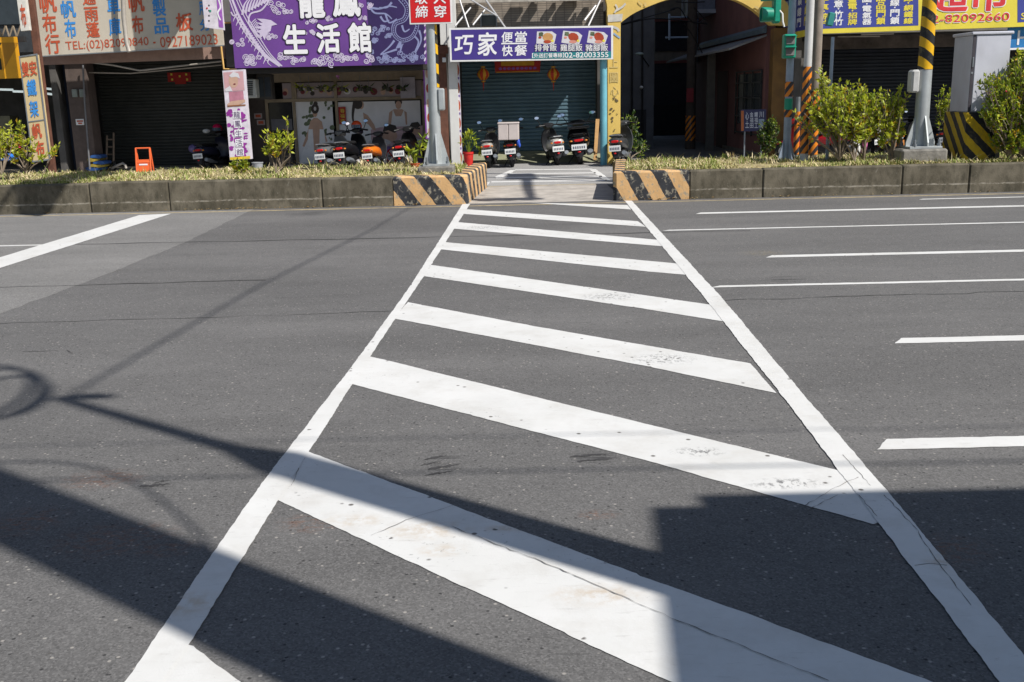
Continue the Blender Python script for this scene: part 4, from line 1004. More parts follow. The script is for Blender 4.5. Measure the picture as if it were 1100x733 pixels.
mb.use(hair); epx(B, mb, 384.5, 112, 5, 5.5, .0065); spx(B, mb, [(381, 110), (379.5, 118), (379, 126), (380, 133)], lambda t: 3.6 * (1 - .6 * t), .0075)
mb.use(skin); ppx(B, mb, [(418, 121), (423, 117.5), (432, 117.5), (437, 121), (437.5, 134), (417, 134)], .004); epx(B, mb, 428, 113, 3.2, 4.4, .0055); mb.use(hair); epx(B, mb, 428, 110, 4, 3.6, .0048)
mb.use(gown); ppx(B, mb, [(422, 118), (425, 125), (431, 125), (434, 118), (436, 134), (420, 134)], .0062)
mb.use(M('printed_towel', (.50, .35, .38), .5)); ppx(B, mb, [(396, 140), (408, 137), (454, 135), (454, 158), (396, 158)], .003)
mb.use(skin); epx(B, mb, 418, 146, 9, 6.5, .007, 16); mb.use(hair); ppx(B, mb, [(411, 142), (413, 135), (419, 133.5), (425, 135), (427, 140), (424, 143), (417, 140)], .0085)
mb.use(skin); epx(B, mb, 446, 140, 6, 5.5, .007, 14); mb.use(hair); ppx(B, mb, [(439, 138), (442, 132), (449, 131), (452, 135), (448, 138)], .0085)
mb.use(wht); epx(B, mb, 408, 153, 12, 4, .0095); epx(B, mb, 440, 152, 13, 4.5, .0097)
mb.use(M('print_violet', (.16, .09, .30), .5)); rpx(B, mb, 390, 158, 454, 180, .011); mb.build('picture', po, smooth=False)
mb = MB().use(wht); epx(B, mb, 421, 167.5, 6.6, 8, .013, 20); mb.use(red_lamp); q = [(421 + 6 * math.cos(t), 167.5 + 7.2 * math.sin(t)) for t in [math.pi * i / 12 for i in range(25)]]; spx(B, mb, q, 1.3, .015, False); spx(B, mb, [(417, 162), (425, 173)], 1.3, .0155, False)
mb.use(black); ppx(B, mb, [(417, 167), (424, 167), (424, 168.6), (417, 168.6)], .0145); mb.build('no_smoking_sign', po, smooth=False)
# transom pictures
po, B = poster('transom_poster', 304, 88, 454, 105, (.34, .28, .29), 'strip of pale and dark red pictures above the glass front')
mb = MB()
for k in range(15):
    x = 308 + 9.3 * k + RN.uniform(-1.5, 1.5); mb.use(RN.choice([M('print_dark_red', (.16, .02, .03), .5), skin, hair, wht])); epx(B, mb, x, RN.uniform(96, 99), RN.uniform(2.2, 4), RN.uniform(3, 5), .003 + .0006 * k, 9)
    mb.use(hair if k % 2 else M('print_dark_red', (.16, .02, .03))); epx(B, mb, x + RN.uniform(-1, 1), RN.uniform(93, 101), 2.5, 2.5, .014 + .0004 * k, 9)
mb.build('picture', po, smooth=False)
mb = MB().use(M('notice_lilac', (.40, .37, .42), .6)); bxp(mb, 430, 83, 446, 105.5, SY - .12, .03); tag(mb.build('paper_notice'), 'blank pale lilac paper notice at the upper right of the glass front', 'notice')
# potted plants hanging along the transom
for k, (x, lab) in enumerate(((323, 'leafy hanging pot above the shop door post'), (332, 'hanging pot with a lime drooping leaf'), (345, 'hanging pot with one long yellow green leaf'), (355, 'spreading hanging pot over the woman poster'), (368, 'hanging orchid pot with a pink bloom'), (387, 'hanging pot above the long dark hair in the poster'), (396, 'dark hanging pot right of the orchid pot'), (417, 'hanging pot left of the lilac paper notice'), (433, 'small hanging pot over the lilac paper notice'))):
    c = P(x, 95, SY - .3); root = thing('hanging_pot', lab, 'potted plant', c, 'hanging pots along the massage shop front')
    MB().use(M('pot_dark', (.05, .05, .04), .7)).lathe([(.001, -.07), (.05, -.07), (.065, .03), (.055, .03)], c, 10).build('pot', root)
    MB().use(steel_dk).tube([c + Vector((0, 0, .02)), c + Vector((0, 0, .32))], .006, 4).build('hanger', root)
    lb = MB()
    for j in range(13):
        a = RN.uniform(0, 6.28); lb.use(RN.choice([lf_y, lf_g, lf_l, lf_d] if k < 5 else [lf_g, lf_d, lf_d])); leaf(lb, c + Vector((0, 0, .02)), Vector((math.cos(a), math.sin(a), RN.uniform(-1.0, .8))), RN.uniform(.10, .26), .02)
    if k == 4:
        lb.use(M('orchid_pink', (.6, .25, .55), .5)); 
        for j in range(8): leaf(lb, c + Vector((-.10, -.03, .28)), Vector((RN.gauss(0, 1), -.4, RN.gauss(0, 1))), .06, .03)
    lb.build('foliage', root, smooth=False)
mb = MB().use(M('paper_red', (.36, .02, .015))); bxp(mb, 364, 115, 371.5, 133.5, SY - .06, .01); o = tag(mb.build('paper_banner'), 'narrow red paper banner with gold writing on the glass front', 'banner')
mb = MB().use(yel_ink)
for y in (117, 122.5, 128): 
    a, b = P(365.6, y + 4.4, SY - .065), P(370, y, SY - .065); vs, fs = glyphs('春' if y == 117 else '福', .03); mb.add([(a.x + (b.x - a.x) * u, SY - .066, a.z + (b.z - a.z) * v) for u, v in vs], fs)
mb.build('gold_lettering', o, smooth=False)
# purple sign
B = sign_board(24.8, (252.5, 73.5), (458.5, 69), 2.9); pS = thing('shop_sign', 'large purple sign with white characters, a phoenix and a dragon', 'sign', B.c[3])
purp = M('sign_purple', (.135, .050, .25), .5, 0, .08, 1.5, .3); navy = M('sign_dark_purple', (.030, .016, .085), .5, 0, .15, 3)
mb = MB().use(purp); B.slab(mb, .12); mb.build('sign_panel', pS)
mb = MB().use(navy); ppx(B, mb, [(392, -20), (454.5, -20), (456.5, 69), (399.5, 70.4)], .004); mb.build('dark_panel', pS, smooth=False)
ink = M('lilac_line', (.52, .46, .60), .5, 0, .08); ink2 = M('blue_line', (.22, .24, .42), .5, 0, .1)
mb = MB().use(ink); Z = lambda x, y: (240 + x / 7.33, y / 7.33)
for off, w in ((0, 2.2), (38, 1.0), (62, 1.0), (-26, 1.2)):
    spx(B, mb, [Z(60 + off * .8, -30), Z(125 + off, 130), Z(225 + off, 300), Z(330 + off * .7, 430), Z(445 + off * .3, 522)], w, .006 + abs(off) * 1e-5)
for k in range(22):
    t = k / 21; x, y = 110 + 250 * t, 110 + 350 * t; a = 1 if k % 2 else -1
    spx(B, mb, [Z(x, y), Z(x + 6 * a - 16, y + 34), Z(x - 8 + 26 * a, y + 62)], lambda q: 1.5 * (1 - q) + .3, .0066 + k * 2e-5)
for k in range(9): spx(B, mb, [Z(150 + k * 24, 120 - k * 13), Z(165 + k * 26, 40 - k * 9), Z(200 + k * 20, -10 - k * 4)], lambda q: 2.2 * (1 - q) + .4, .0072 + k * 3e-5)
spx(B, mb, [Z(360, 5), Z(300, 80), Z(215, 110), Z(200, 180), Z(230, 240), Z(290, 290)], 1.6, .0076)
ppx(B, mb, [Z(*p) for p in ((262, 148), (320, 150), (375, 160), (425, 194), (380, 205), (372, 245), (345, 262), (325, 318), (308, 285), (290, 305), (285, 262), (250, 250), (300, 232), (240, 214), (305, 205), (258, 178), (312, 182))], .008)
for k in range(6): spx(B, mb, [Z(255 + 5 * k, 150 + 12 * k), Z(215 + 9 * k, 200 + 16 * k), Z(262 + 8 * k, 262 + 9 * k)], .8, .0082 + k * 4e-5)
spx(B, mb, [Z(60, 95), Z(80, 125), Z(108, 110), Z(96, 80)], 1.5, .0084)
def cloud(cx, cy, s, mb, w=.85, n=5):
    for k in range(n):
        ax, ay = cx + RN.uniform(-1, 1) * s * 1.5, cy + RN.uniform(-.7, .7) * s
        q = [(ax + s * .55 * (1 - t * .75) * math.cos(rad(60 + 560 * t + 70 * k)), ay + s * .5 * (1 - t * .75) * math.sin(rad(60 + 560 * t + 70 * k))) for t in [i / 16 for i in range(17)]]
        spx(B, mb, q, w, .0058 + RN.uniform(0, .002), False)
mb.build('phoenix', pS, smooth=False); mb = MB().use(ink)
for c in ((297, 8, 7), (306, 13, 5), (262, 64, 7), (272, 66, 6), (255, 45, 5), (293, 40, 5), (305, 62, 6), (320, 66, 6), (338, 64, 7), (352, 65, 7), (364, 62, 6), (378, 64, 6), (391, 63, 6), (331, 35, 4), (334, 24, 4), (354, 20, 3), (393, 8, 5), (390, 20, 3)): cloud(*c, mb)
mb.build('cloud_pattern', pS, smooth=False)
mb = MB().use(ink2); Z = lambda x, y: (350 + x / 7.33, y / 7.33)
spx(B, mb, [Z(570, -30), Z(640, 60), Z(620, 150), Z(545, 190), Z(540, 270), Z(600, 318), Z(680, 290), Z(720, 200), Z(690, 130)], lambda q: 5.5 - 2 * q, .006)
mb.use(navy); spx(B, mb, [Z(570, -30), Z(640, 60), Z(620, 150), Z(545, 190), Z(540, 270), Z(600, 318), Z(680, 290), Z(720, 200), Z(690, 130)], lambda q: 3.6 - 1.4 * q, .0075)
mb.use(ink2); path = spline([Z(570, -30), Z(640, 60), Z(620, 150), Z(545, 190), Z(540, 270), Z(600, 318), Z(680, 290), Z(720, 200)], 6)
for k in range(2, len(path) - 1, 1): epx(B, mb, path[k][0], path[k][1], .7, .7, .009, 6)
for pts in ([(690, 280), (730, 330), (700, 410)], [(735, 240), (750, 320), (705, 420)], [(540, 320), (500, 370), (430, 430)], [(560, 390), (500, 410), (430, 432)], [(600, 200), (620, 250), (660, 230)], [(330, 20), (380, 100), (470, 110), (520, 150)], [(350, 60), (420, 70), (500, 50), (560, 60)], [(470, 110), (500, 180), (560, 150)], [(430, 130), (460, 170), (500, 160)], [(520, 20), (480, 60), (420, 60)]):
    spx(B, mb, [Z(*p) for p in pts], lambda q: 2.2 - 1.2 * q, .0065 + RN.uniform(0, .001))
for k in range(7): spx(B, mb, [Z(555, 380), Z(590, 370 - 8 * k), Z(610 - 4 * k, 345 + 12 * k)], .9, .0068 + k * 4e-5)
mb.build('dragon', pS, smooth=False); mb = MB().use(ink2)
for c in ((406, 34, 5), (413, 30, 4), (404, 45, 4), (420, 64, 6), (436, 60, 6), (446, 63, 5), (408, 63, 5), (428, 66, 4), (397, 56, 3), (418, 38, 3)): cloud(*c, mb, .8)
mb.build('cloud_pattern', pS, smooth=False)
mb = MB().use(M('violet_strip', (.22, .06, .34), .5)); rpx(B, mb, 455, -20, 458.3, 69, .006); mb.use(ink)
for k in range(9): epx(B, mb, 456.4 + RN.uniform(-.6, .6), 4 + 7.5 * k, 1, 2.4, .009, 8, 20)
mb.build('edge_strip', pS, smooth=False)
mo = MB().use(M('outline_black', (.02, .016, .03), .5)); mw = MB().use(white_ink)
for s, x0, y0, x1, y1 in (('龍', 319, -14, 350, 19.5), ('鳳', 356, -15, 388, 18), ('生', 303, 26.5, 331, 58), ('活', 339, 25.5, 366.5, 57), ('館', 373, 24.5, 400, 56.5)):
    tpx(B, mo, s, x0 - 1.3, y0 - 1.3, x1 + 1.3, y1 + 1.3, .085, .011); tpx(B, mw, s, x0, y0, x1, y1, .058, .014)
mo.build('letter_outline', pS, smooth=False); mw.build('lettering', pS, smooth=False)
xj = P(225, 10, 24.7).x
pj = thing('wall_shade_board', 'unseen board added high on the wall to shade the wide cream sign', 'sign', (xj, 24, 4.5))  # board added above view to throw a shadow across the cream sign
MB().use(M('sign_lilac', (.60, .56, .62))).box(xj - .05, xj + .05, 23.35, 24.45, 4.45, 7.2, .01).build('sign_panel', pj)  # face of the added shade board
MB().use(rust).tube([(xj, 24.4, 4.8), (xj, 25.9, 4.8)], .03, 6).tube([(xj, 24.4, 6.8), (xj, 25.9, 6.8)], .03, 6).build('bracket', pj)  # brackets of the added shade board
# upright purple sign with pictures
vb = sign_board(24.2, (247, 172.5), (269.5, 171), 2.02); v4 = thing('upright_sign', 'tall purple and white upright sign with a face picture, standing before the massage shop', 'sign', vb.c[3])
mb = MB().use(M('sign_lilac', (.6, .56, .62))); vb.slab(mb, .20); mb.build('sign_panel', v4)
mb = MB().use(M('print_pink', (.52, .30, .32), .5, 0, .1)); vb.rect(mb, .04, .02, .96, .23, .004); mb.use(skin); pts = lambda l: [(u, v) for u, v in l]
vb.pol(mb, arc(.48, .12, .22, .075, 0, 360, 16)[:-1], .006); mb.use(wht); vb.pol(mb, [(.30, .06), (.5, .02), (.74, .04), (.80, .10), (.62, .075), (.4, .08)], .008); vb.pol(mb, [(.06, .2), (.3, .17), (.4, .23), (.06, .23)], .0085)
mb.use(M('print_dark_red', (.16, .02, .03))); vb.pol(mb, arc(.52, .155, .06, .008, 0, 360, 10)[:-1], .009)
mb.use(M('print_rose', (.42, .18, .24), .5)); vb.rect(mb, .22, .235, .9, .345, .005); mb.use(skin); vb.pol(mb, [(.1, .37), (.3, .34), (.95, .33), (.95, .36), (.5, .40), (.12, .40)], .007); mb.use(M('print_brown', (.25, .10, .04), .5)); vb.rect(mb, .1, .385, .96, .40, .0085)
mb.build('picture', v4, smooth=False)
mb = MB().use(M('print_magenta', (.26, .03, .27), .5, 0, .15))
for k in range(60): vb.pol(mb, [(max(.02, min(.98, u)), v) for u, v in arc(RN.uniform(.08, .92), RN.uniform(.44, .96), RN.uniform(.04, .14), RN.uniform(.008, .03), RN.uniform(0, 90), RN.uniform(300, 400), 7)], .0045 + k * 8e-5)
mb.build('swirls', v4, smooth=False)
mo = MB().use(M('outline_violet', (.10, .05, .14), .5)); mw = MB().use(white_ink)
for k, s in enumerate('龍鳳生活館'):
    a, b = .45 + .105 * k, .45 + .105 * k + .085
    vb.rect(mw, .33, a, .70, b, .010); vb.text(mo, s, .36, a + .006, .67, b - .006, .0, .014)
mo.build('letter_outline', v4, smooth=False); mw.build('lettering', v4, smooth=False)
mb = MB().use(M('strip_yellow', (.62, .45, .03), .5)); vb.rect(mb, .02, .965, .98, .995, .016); mb.build('yellow_strip', v4, smooth=False)
# air conditioner, meter box, ladder, bucket
ac = thing('air_conditioner', 'white outdoor air conditioner unit behind the top of the tall purple upright sign', 'air conditioner', P(269, 106, 25.4))
mb = MB().use(M('ac_white', (.42, .43, .40), .5, grime=.3)); bxp(mb, 262, 85, 275, 105.5, 25.4, .35, .02); mb.build('case', ac)
mb = MB().use(black)
for k in range(8): bxp(mb, 264, 87.5 + 2 * k, 271.5, 88.6 + 2 * k, 25.385, .02)
mb.build('grille', ac)
mb = MB().use(M('shelf_dark', (.045, .04, .035), .7)); bxp(mb, 276, 80, 292, 107, 25.8, .3); o = mb.build('wall_cabinet'); tag(o, 'dark framed box hanging beside the air conditioner unit', 'cabinet')
mb = MB().use(M('window_dim', (.035, .045, .055))); bxp(mb, 277.5, 83, 283, 104, 25.79, .012); bxp(mb, 284.5, 83, 290.5, 104, 25.79, .012); mb.build('pane', o)
mb = MB().use(M('wood_dim', (.2, .15, .11)))
mb.tube([P(302, 181, 26.4), P(305, 150, 26.8)], .02, 5).tube([P(311, 181, 26.4), P(311, 150, 26.8)], .02, 5)
for y in (154, 161, 168, 175): mb.tube([P(303.5, y, 26.6), P(311, y, 26.6)], .014, 5)
tag(mb.build('ladder'), 'short wooden ladder leaning by the massage shop door', 'ladder')
b = P(277, 182, 24.8); tag(MB().use(M('bucket_grey', (.30, .31, .33), .5)).lathe([(.001, 0), (.10, 0), (.13, .28), (.14, .28), (.14, .30), (.12, .30), (.10, .04), (.001, .04)], (b.x, 24.8, .0), 14).build('bucket'), 'grey bucket on the ground right of the tall purple upright sign', 'bucket')
vb = sign_board(25.9, (457.5, 150), (464.5, 149.5), 1.75); v5 = thing('upright_sign', 'narrow upright violet edged sign with food pictures behind the red sign pole', 'sign', vb.c[3])
mb = MB().use(M('violet_strip', (.22, .06, .34))); vb.slab(mb, .1); mb.build('sign_panel', v5)
mb = MB().use(wht); vb.rect(mb, .22, .02, .98, .98, .004)
for k in range(5): mb.use(M('food_red', (.35, .05, .02), .5) if k % 2 else skin); vb.pol(mb, arc(.6, .1 + .2 * k, .26, .06, 0, 360, 10)[:-1], .006 + .0005 * k)
mb.build('picture', v5, smooth=False)

# --- lunch box shop
s3 = thing('shophouse', 'lunch box shop with a teal roller shutter, white column and tiled upper wall', 'building', ((xL2 + xL3) / 2, FY, 0))
tile_m = tiles('upper_tiles', (.27, .23, .19), (.09, .08, .07), .22, .055)
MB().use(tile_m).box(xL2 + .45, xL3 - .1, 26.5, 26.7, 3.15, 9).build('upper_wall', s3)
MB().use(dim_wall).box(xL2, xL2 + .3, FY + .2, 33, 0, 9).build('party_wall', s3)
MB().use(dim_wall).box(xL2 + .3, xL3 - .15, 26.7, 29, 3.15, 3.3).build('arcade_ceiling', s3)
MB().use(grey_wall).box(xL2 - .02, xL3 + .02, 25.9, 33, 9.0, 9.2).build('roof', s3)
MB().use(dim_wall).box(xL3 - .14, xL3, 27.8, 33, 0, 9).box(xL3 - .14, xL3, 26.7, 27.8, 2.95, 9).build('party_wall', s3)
mb = MB().use(M('ledge_pale', (.36, .33, .29), .7, var=.3, scale=6)); bxp(mb, 484, -6, 646, 2, 26.05, .12)
for k in range(22):  # loose slats added above view to dapple the sun on the tiles
    xk = RN.uniform(486, 640); bxp(mb, xk, -6 + RN.uniform(-2, 1), xk + RN.choice((2, 3, 5, 9, 14)), -2 + RN.uniform(0, 2), 26.175 + .003 * k, RN.uniform(.1, .22))
mb.build('ledge_and_dapple_slats', s3)
mb = MB().use(M('window_dim', (.035, .045, .055))); bxp(mb, 517, 16, 533, 28, 26.44, .04); w_ = mb.build('window', s3)
mb = MB().use(steel_dk)
for a in ((516, 15, 534, 16.5), (516, 16.5, 517.2, 30), (532.8, 16.5, 534, 30)): bxp(mb, *a, 26.41, .05)
mb.build('frame', w_)
mb = MB().use(M('sign_rod', (.42, .42, .43), .5, .3))
for a, b in (((491, -8), (503.5, 30)), ((500, -4), (535, 18)), ((519, -4), (543, 30)), ((506, 8), (489, 28)), ((523, 8), (508, 27)), ((640, 6), (628, 22)), ((645, 0), (632, 28))): mb.tube([P(*a, 25.75), P(*b, 25.5)], .022, 6)
mb.build('sign_stay', s3)
mb = MB().use(M('column_white', (.60, .60, .58), .6, var=.06, scale=3, grime=.35, grime_col=(.36, .35, .33))); bxp(mb, 481.5, -20, 491.5, 178, 25.7, .35, .01); bxp(mb, 472, -20, 481.2, 48, 25.72, .3); mb.build('column', s3)
mb = MB().use(rust); bxp(mb, 471, 50, 480.8, 179, 25.68, .25, .01); bxp(mb, 470, 49, 481.3, 58, 25.66, .02); mb.build('steel_post', s3)
mb = MB().use(plate_w); bxp(mb, 475, 62, 479, 67, 25.6, .05, .01); mb.build('lamp_holder', s3)
vb = sign_board(25.75, (491.8, 178), (497, 178), 2.55); v6 = thing('picture_panel', 'narrow panel of food pictures on the side of the white column', 'sign', vb.c[3])
mb = MB().use(M('sign_lilac', (.6, .56, .62))); vb.slab(mb, .05); mb.build('sheet', v6); mb = MB()
for k in range(6):
    c = .10 + .165 * k; mb.use(M('food_red', (.35, .05, .02))); vb.pol(mb, arc(.5, c, .44, .055, 0, 360, 12)[:-1], .004); mb.use(M('food_tan', (.5, .27, .10), .5)); vb.pol(mb, arc(.42, c + .01, .28, .03, 0, 360, 9)[:-1], .006); mb.use(M('print_violet', (.16, .09, .30))); vb.rect(mb, .1, c + .065, .9, c + .085, .005)
mb.build('picture', v6, smooth=False)
SHY = 28.4; zb = P(560, 162.5, SHY).z
xs0, xs1 = P(497.5, 120, SHY).x, P(641, 120, SHY).x
mb = MB().use(M('shutter_teal', (.10, .17, .215), .5, .1, .15, 2.5, .3, (.07, .10, .12))); shutter(mb, xs0, xs1, zb, 3.14, SHY, .098, .03); mb.build('rolling_shutter', s3)
mb = MB().use(M('rail_dark', (.05, .05, .05), .5, .3)); mb.box(xs1, xs1 + .09, SHY - .08, SHY + .1, zb, 3.14).box(xs0 - .09, xs0, SHY - .08, SHY + .1, zb, 3.14); mb.build('guide_rail', s3)
MB().use(olive_m).prism([(xL2 - .15, 26.75, -.02), (xL2 - .15, 27.3, .10), (xL2 - .15, SHY, zb - .005), (xL2 - .15, SHY + .4, zb - .005), (xL2 - .15, SHY + .4, -.02)], (xL3 + .3 - xL2 + .15, 0, 0)).build('ramp', origin=(0, 0, 0), smooth=False, kind='structure')
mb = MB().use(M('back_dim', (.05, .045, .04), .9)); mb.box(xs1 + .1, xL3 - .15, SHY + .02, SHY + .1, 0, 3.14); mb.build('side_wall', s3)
MB().use(M('column_cyan', (.14, .38, .46), .5, .05, .15, 4, .35, (.12, .20, .22))).lathe([(.085, 0), (.085, 2.7)], (P(648.5, 177, 25.55).x, 25.55, 0), 16).build('pipe_column', s3)
pl = P(640, 176, 27.0); tag(MB().use(M('plank_tan', (.42, .24, .09), .7)).prism([P(640, 128, 27.4), P(644, 128, 27.4), P(641, 172, 26.9), P(637.5, 172, 26.9)], (0, .03, 0)).build('plank'), 'tan wooden plank leaning behind the blue pipe column', 'plank')
# blue sign
B = Board(P(481.8, 30.3, 25.35), P(658.6, 27.6, 25.35), P(658.6, 63.8, 25.35), P(484, 66.5, 25.35)); bS = thing('shop_sign', 'long dark blue lunch box sign with white characters and three dish pictures', 'sign', B.c[3])
x_ = (B.c[0].x + B.c[3].x) / 2; B.c[0].x = B.c[3].x = x_
mb = MB().use(white_m); B.slab(mb, .12); mb.build('sign_panel', bS)
mb = MB().use(M('sign_blue', (.055, .035, .22), .45, 0, .06, 2.5, .3)); B.rect(mb, .012, .055, .988, .95, .004); mb.build('sign_face', bS, smooth=False)
mb = MB().use(M('sign_teal', (.02, .20, .22), .45)); ppx(B, mb, [(572.5, 56.6), (656.6, 55.3), (656.5, 62.2), (570.5, 63.4)], .007); mb.build('teal_strip', bS, smooth=False)
mw = MB().use(white_ink)
for s, x0, y0, x1, y1, o, sh in (('巧', 488, 38, 508.5, 58.5, .035, .01), ('家', 513, 35, 534.5, 60, .035, .01), ('便', 538.5, 34.5, 551, 46, .03, .004), ('當', 553, 34, 566, 45.5, .03, .004), ('快', 539, 49, 551, 60.5, .03, .004), ('餐', 552.5, 48.5, 566.5, 60, .03, .004)): tpx(B, mw, s, x0, y0, x1, y1, o, .009, sh)
rpx(B, mw, 538.5, 46.4, 566.5, 47.4, .009)
tpx(B, mw, '【外送訂餐專線】', 571.5, 57.4, 606, 62.0, .02, .011); tpx(B, mw, '02-82003355', 606.5, 56.6, 653.5, 61.6, .03, .011)
mo = MB().use(M('outline_grey', (.10, .09, .12), .5))
for s, x0, x1 in (('排骨飯', 574.5, 598), ('雞腿飯', 602, 625.5), ('豬腳飯', 629, 653)): tpx(B, mo, s, x0 - .6, 47.2, x1 + .6, 55.4, .05, .013); tpx(B, mw, s, x0, 47.8, x1, 54.9, .012, .0165)
mw.build('lettering', bS, smooth=False); mo.build('letter_outline', bS, smooth=False)
mb = MB()
for k, (cx, a) in enumerate(((586.5, 8), (614, 22), (641.5, 24))):
    for j, (m, pts) in enumerate(((wht, [(-10, -6), (6, -7), (11, -4), (9, 7), (-10, 7)]), (dgr, [(-8, -5), (-4, -5.5), (-3, -1), (-8, -1)]))):
        mb.use(m); q = [(cx + x * math.cos(rad(a * .4)) - y * math.sin(rad(a * .4)), 40.6 + x * math.sin(rad(a * .4)) + y * math.cos(rad(a * .4))) for x, y in pts]; ppx(B, mb, q, .007 + .001 * j)
    mb.use(M('food_tan', (.5, .27, .10)) if k == 0 else M('food_red', (.35, .05, .02))); epx(B, mb, cx + 2, 40, 5.8, 4.6, .0095, 11, 20 * k)
    mb.use(M('food_red', (.35, .05, .02)) if k == 0 else M('food_pink', (.6, .25, .2), .5)); epx(B, mb, cx + 1.5, 45, 4.2, 1.8, .0105, 9); epx(B, mb, cx - 6.5, 40.5, 1.8, 1.3, .0107, 8)
    mb.use(yel_ink); epx(B, mb, cx + 7, 44, 1.5, 1.4, .0112, 8); mb.use(dgr); epx(B, mb, cx - 5, 36.2, 2.4, 1.6, .0115, 8)
mb.build('dish_picture', bS, smooth=False)
# red banner and lanterns
B = Board(P(531, 64, 28.0), P(581, 63, 28.0), P(580, 77.5, 28.0), P(532, 78.5, 28.0)); bn = thing('door_banner', 'red and yellow cloth banner hanging at the top of the teal shutter', 'banner', B.c[3])
mb = MB().use(M('banner_red', (.42, .025, .02), .7)); B.slab(mb, .02); mb.build('cloth', bn)
mb = MB().use(M('banner_yellow', (.60, .30, .02), .7)); B.rect(mb, .14, .12, .86, .5, .004); B.rect(mb, .02, .92, .98, .99, .004); mb.use(pur)
for k in range(9): B.pol(mb, arc(.12 + .095 * k, .7, .04, .1, 0, 360, 8)[:-1], .005)
mb.build('embroidery', bn, smooth=False)
for x, lab in ((519, 'left red and yellow paper lantern hanging before the teal shutter'), (594.5, 'right red and yellow paper lantern hanging before the teal shutter')):
    c = P(x, 80, 27.4); ln = thing('paper_lantern', lab, 'lantern', c, 'paper lanterns before the teal shutter')
    mb = MB(); ms = (M('lantern_red', (.50, .04, .015), .6), M('lantern_yellow', (.62, .30, .02), .6))
    for k in range(12):
        mb.use(ms[k % 2]); mb.lathe([(.06 + .10 * math.sin(math.pi * i / 8), -.15 + .30 * i / 8) for i in range(9)], c, 1, None, rad(30 * k), rad(30 * k + 30))
    mb.build('shade', ln); mb = MB().use(ms[1]).lathe([(.055, -.20), (.055, -.165)], c, 10).lathe([(.055, .165), (.055, .20)], c, 10); mb.build('rim', ln)
    MB().use(ms[0]).tube([c + Vector((0, 0, -.2)), c + Vector((0, 0, -.42))], [.02, .006], 6).build('tassel', ln)
    MB().use(black).tube([c + Vector((0, 0, .2)), c + Vector((0, 0, .75))], .006, 4).build('cord', ln)

# --- alley with yellow arch
AY = 26.0
yel = M('arch_yellow', (.66, .46, .12), .6, var=.10, scale=2, grime=.3, grime_col=(.42, .28, .06))
ar = thing('yellow_arch', 'faded yellow arch gateway painted with worn marks over the dark alley', 'arch', P(665, 178, AY))
mb = MB().use(yel); bxp(mb, 652.5, 24, 666.5, 178, AY, .35, .01); mb.build('pillar', ar)
mb = MB().use(M('pillar_shade_orange', (.13, .065, .014), .7, var=.35, scale=3, grime=.6)); bxp(mb, 829, 30, 845, 176, AY + .05, .35, .01); mb.build('pillar', ar)  # right pillar: shade on the yellow is put into this darker colour
def curve(y): return None
inn = spline([(667, 24.5), (680, 15), (697, 7), (720, -1), (750, -5), (783, -2), (806, 8), (829, 27)], 5)
outr = spline([(652.3, 24.3), (652.3, 8), (653, -10), (684, -28), (720, -34), (750, -38), (785, -34), (815, -20), (846, 4), (846, 28)], 5)
mb = MB().use(yel); q = [P(x, y, AY + .01) for x, y in inn] + [P(x, y, AY + .01) for x, y in outr[::-1]]
mb.prism(q, (0, .3, 0)); mb.build('arch_band', ar)
Ba = Board(P(640, -60, AY), P(860, -66, AY), P(860, 180, AY), P(640, 182, AY)); Ba.c[0].x = Ba.c[3].x = P(645, 60, AY).x; Ba.c[1].x = Ba.c[2].x = P(850, 60, AY).x
mb = MB().use(M('faded_white', (.52, .50, .46), .6)); ppx(Ba, mb, [(653, 16), (669, 15), (668, 23), (653, 24)], .009); spx(Ba, mb, [(660, 14), (663, 9), (661, 5)], 1.6, .010); spx(Ba, mb, [(661, 12), (668, 8), (672, 4)], 2, .0105)
spx(Ba, mb, [(658, 29), (663, 31), (665, 34)], 2.4, .010); mb.use(M('faded_blue', (.25, .38, .55), .6)); spx(Ba, mb, [(659, 36), (663, 39), (666, 41)], 1.8, .0103)
mb.use(M('faded_grey', (.58, .44, .17), .7)); tpx(Ba, mb, '上', 655, 62, 664, 73, .02, .010); tpx(Ba, mb, '圖', 655, 78, 664, 89, .02, .010); tpx(Ba, mb, '心', 656, 93, 665, 103, .02, .010)
for k in range(5): epx(Ba, mb, 688 + RN.uniform(-4, 6), 4 + RN.uniform(-3, 3), 1.6, .8, .0115 + k * 2e-4, 7, RN.uniform(0, 90))
for k in range(5): epx(Ba, mb, 818 + RN.uniform(-6, 6), 10 + RN.uniform(-5, 5), 2.2, 1.2, .0115 + k * 2e-4, 7, RN.uniform(0, 90))
mb.build('worn_marks', ar, smooth=False)
mb = MB().use(M('pillar_dirt', (.12, .09, .05), .9))
for k in range(14): epx(Ba, mb, RN.uniform(655, 666), RN.uniform(105, 150), RN.uniform(.4, 1.4), RN.uniform(.5, 2), .0125 + k * 2e-4, 7, RN.uniform(0, 90))
mb.build('peeled_paint', ar, smooth=False)
dk_grey = M('alley_grey', (.12, .125, .14), .9, var=.25, scale=1.5, grime=.5); alley_b = M('alley_beige', (.20, .17, .13), .9, var=.2, grime=.4)
h1 = thing('house', 'tall dark grey house at the left inside the alley', 'building', (P(685, 160, 33).x, 33, 0))
MB().use(dk_grey).box(P(655, 90, 33).x, P(702.5, 90, 33).x, 33, 41, 0, 9.5).build('wall', h1)
mb = MB().use(M('alley_door', (.03, .03, .035), .7)); bxp(mb, 676, 118, 694, 172, 32.95, .05); mb.build('door', h1)
MB().use(grey_wall).box(P(655, 90, 33).x - .05, P(702.5, 90, 33).x + .05, 32.9, 41.1, 9.5, 9.7).build('roof', h1)
mb = MB().use(frame_d); 
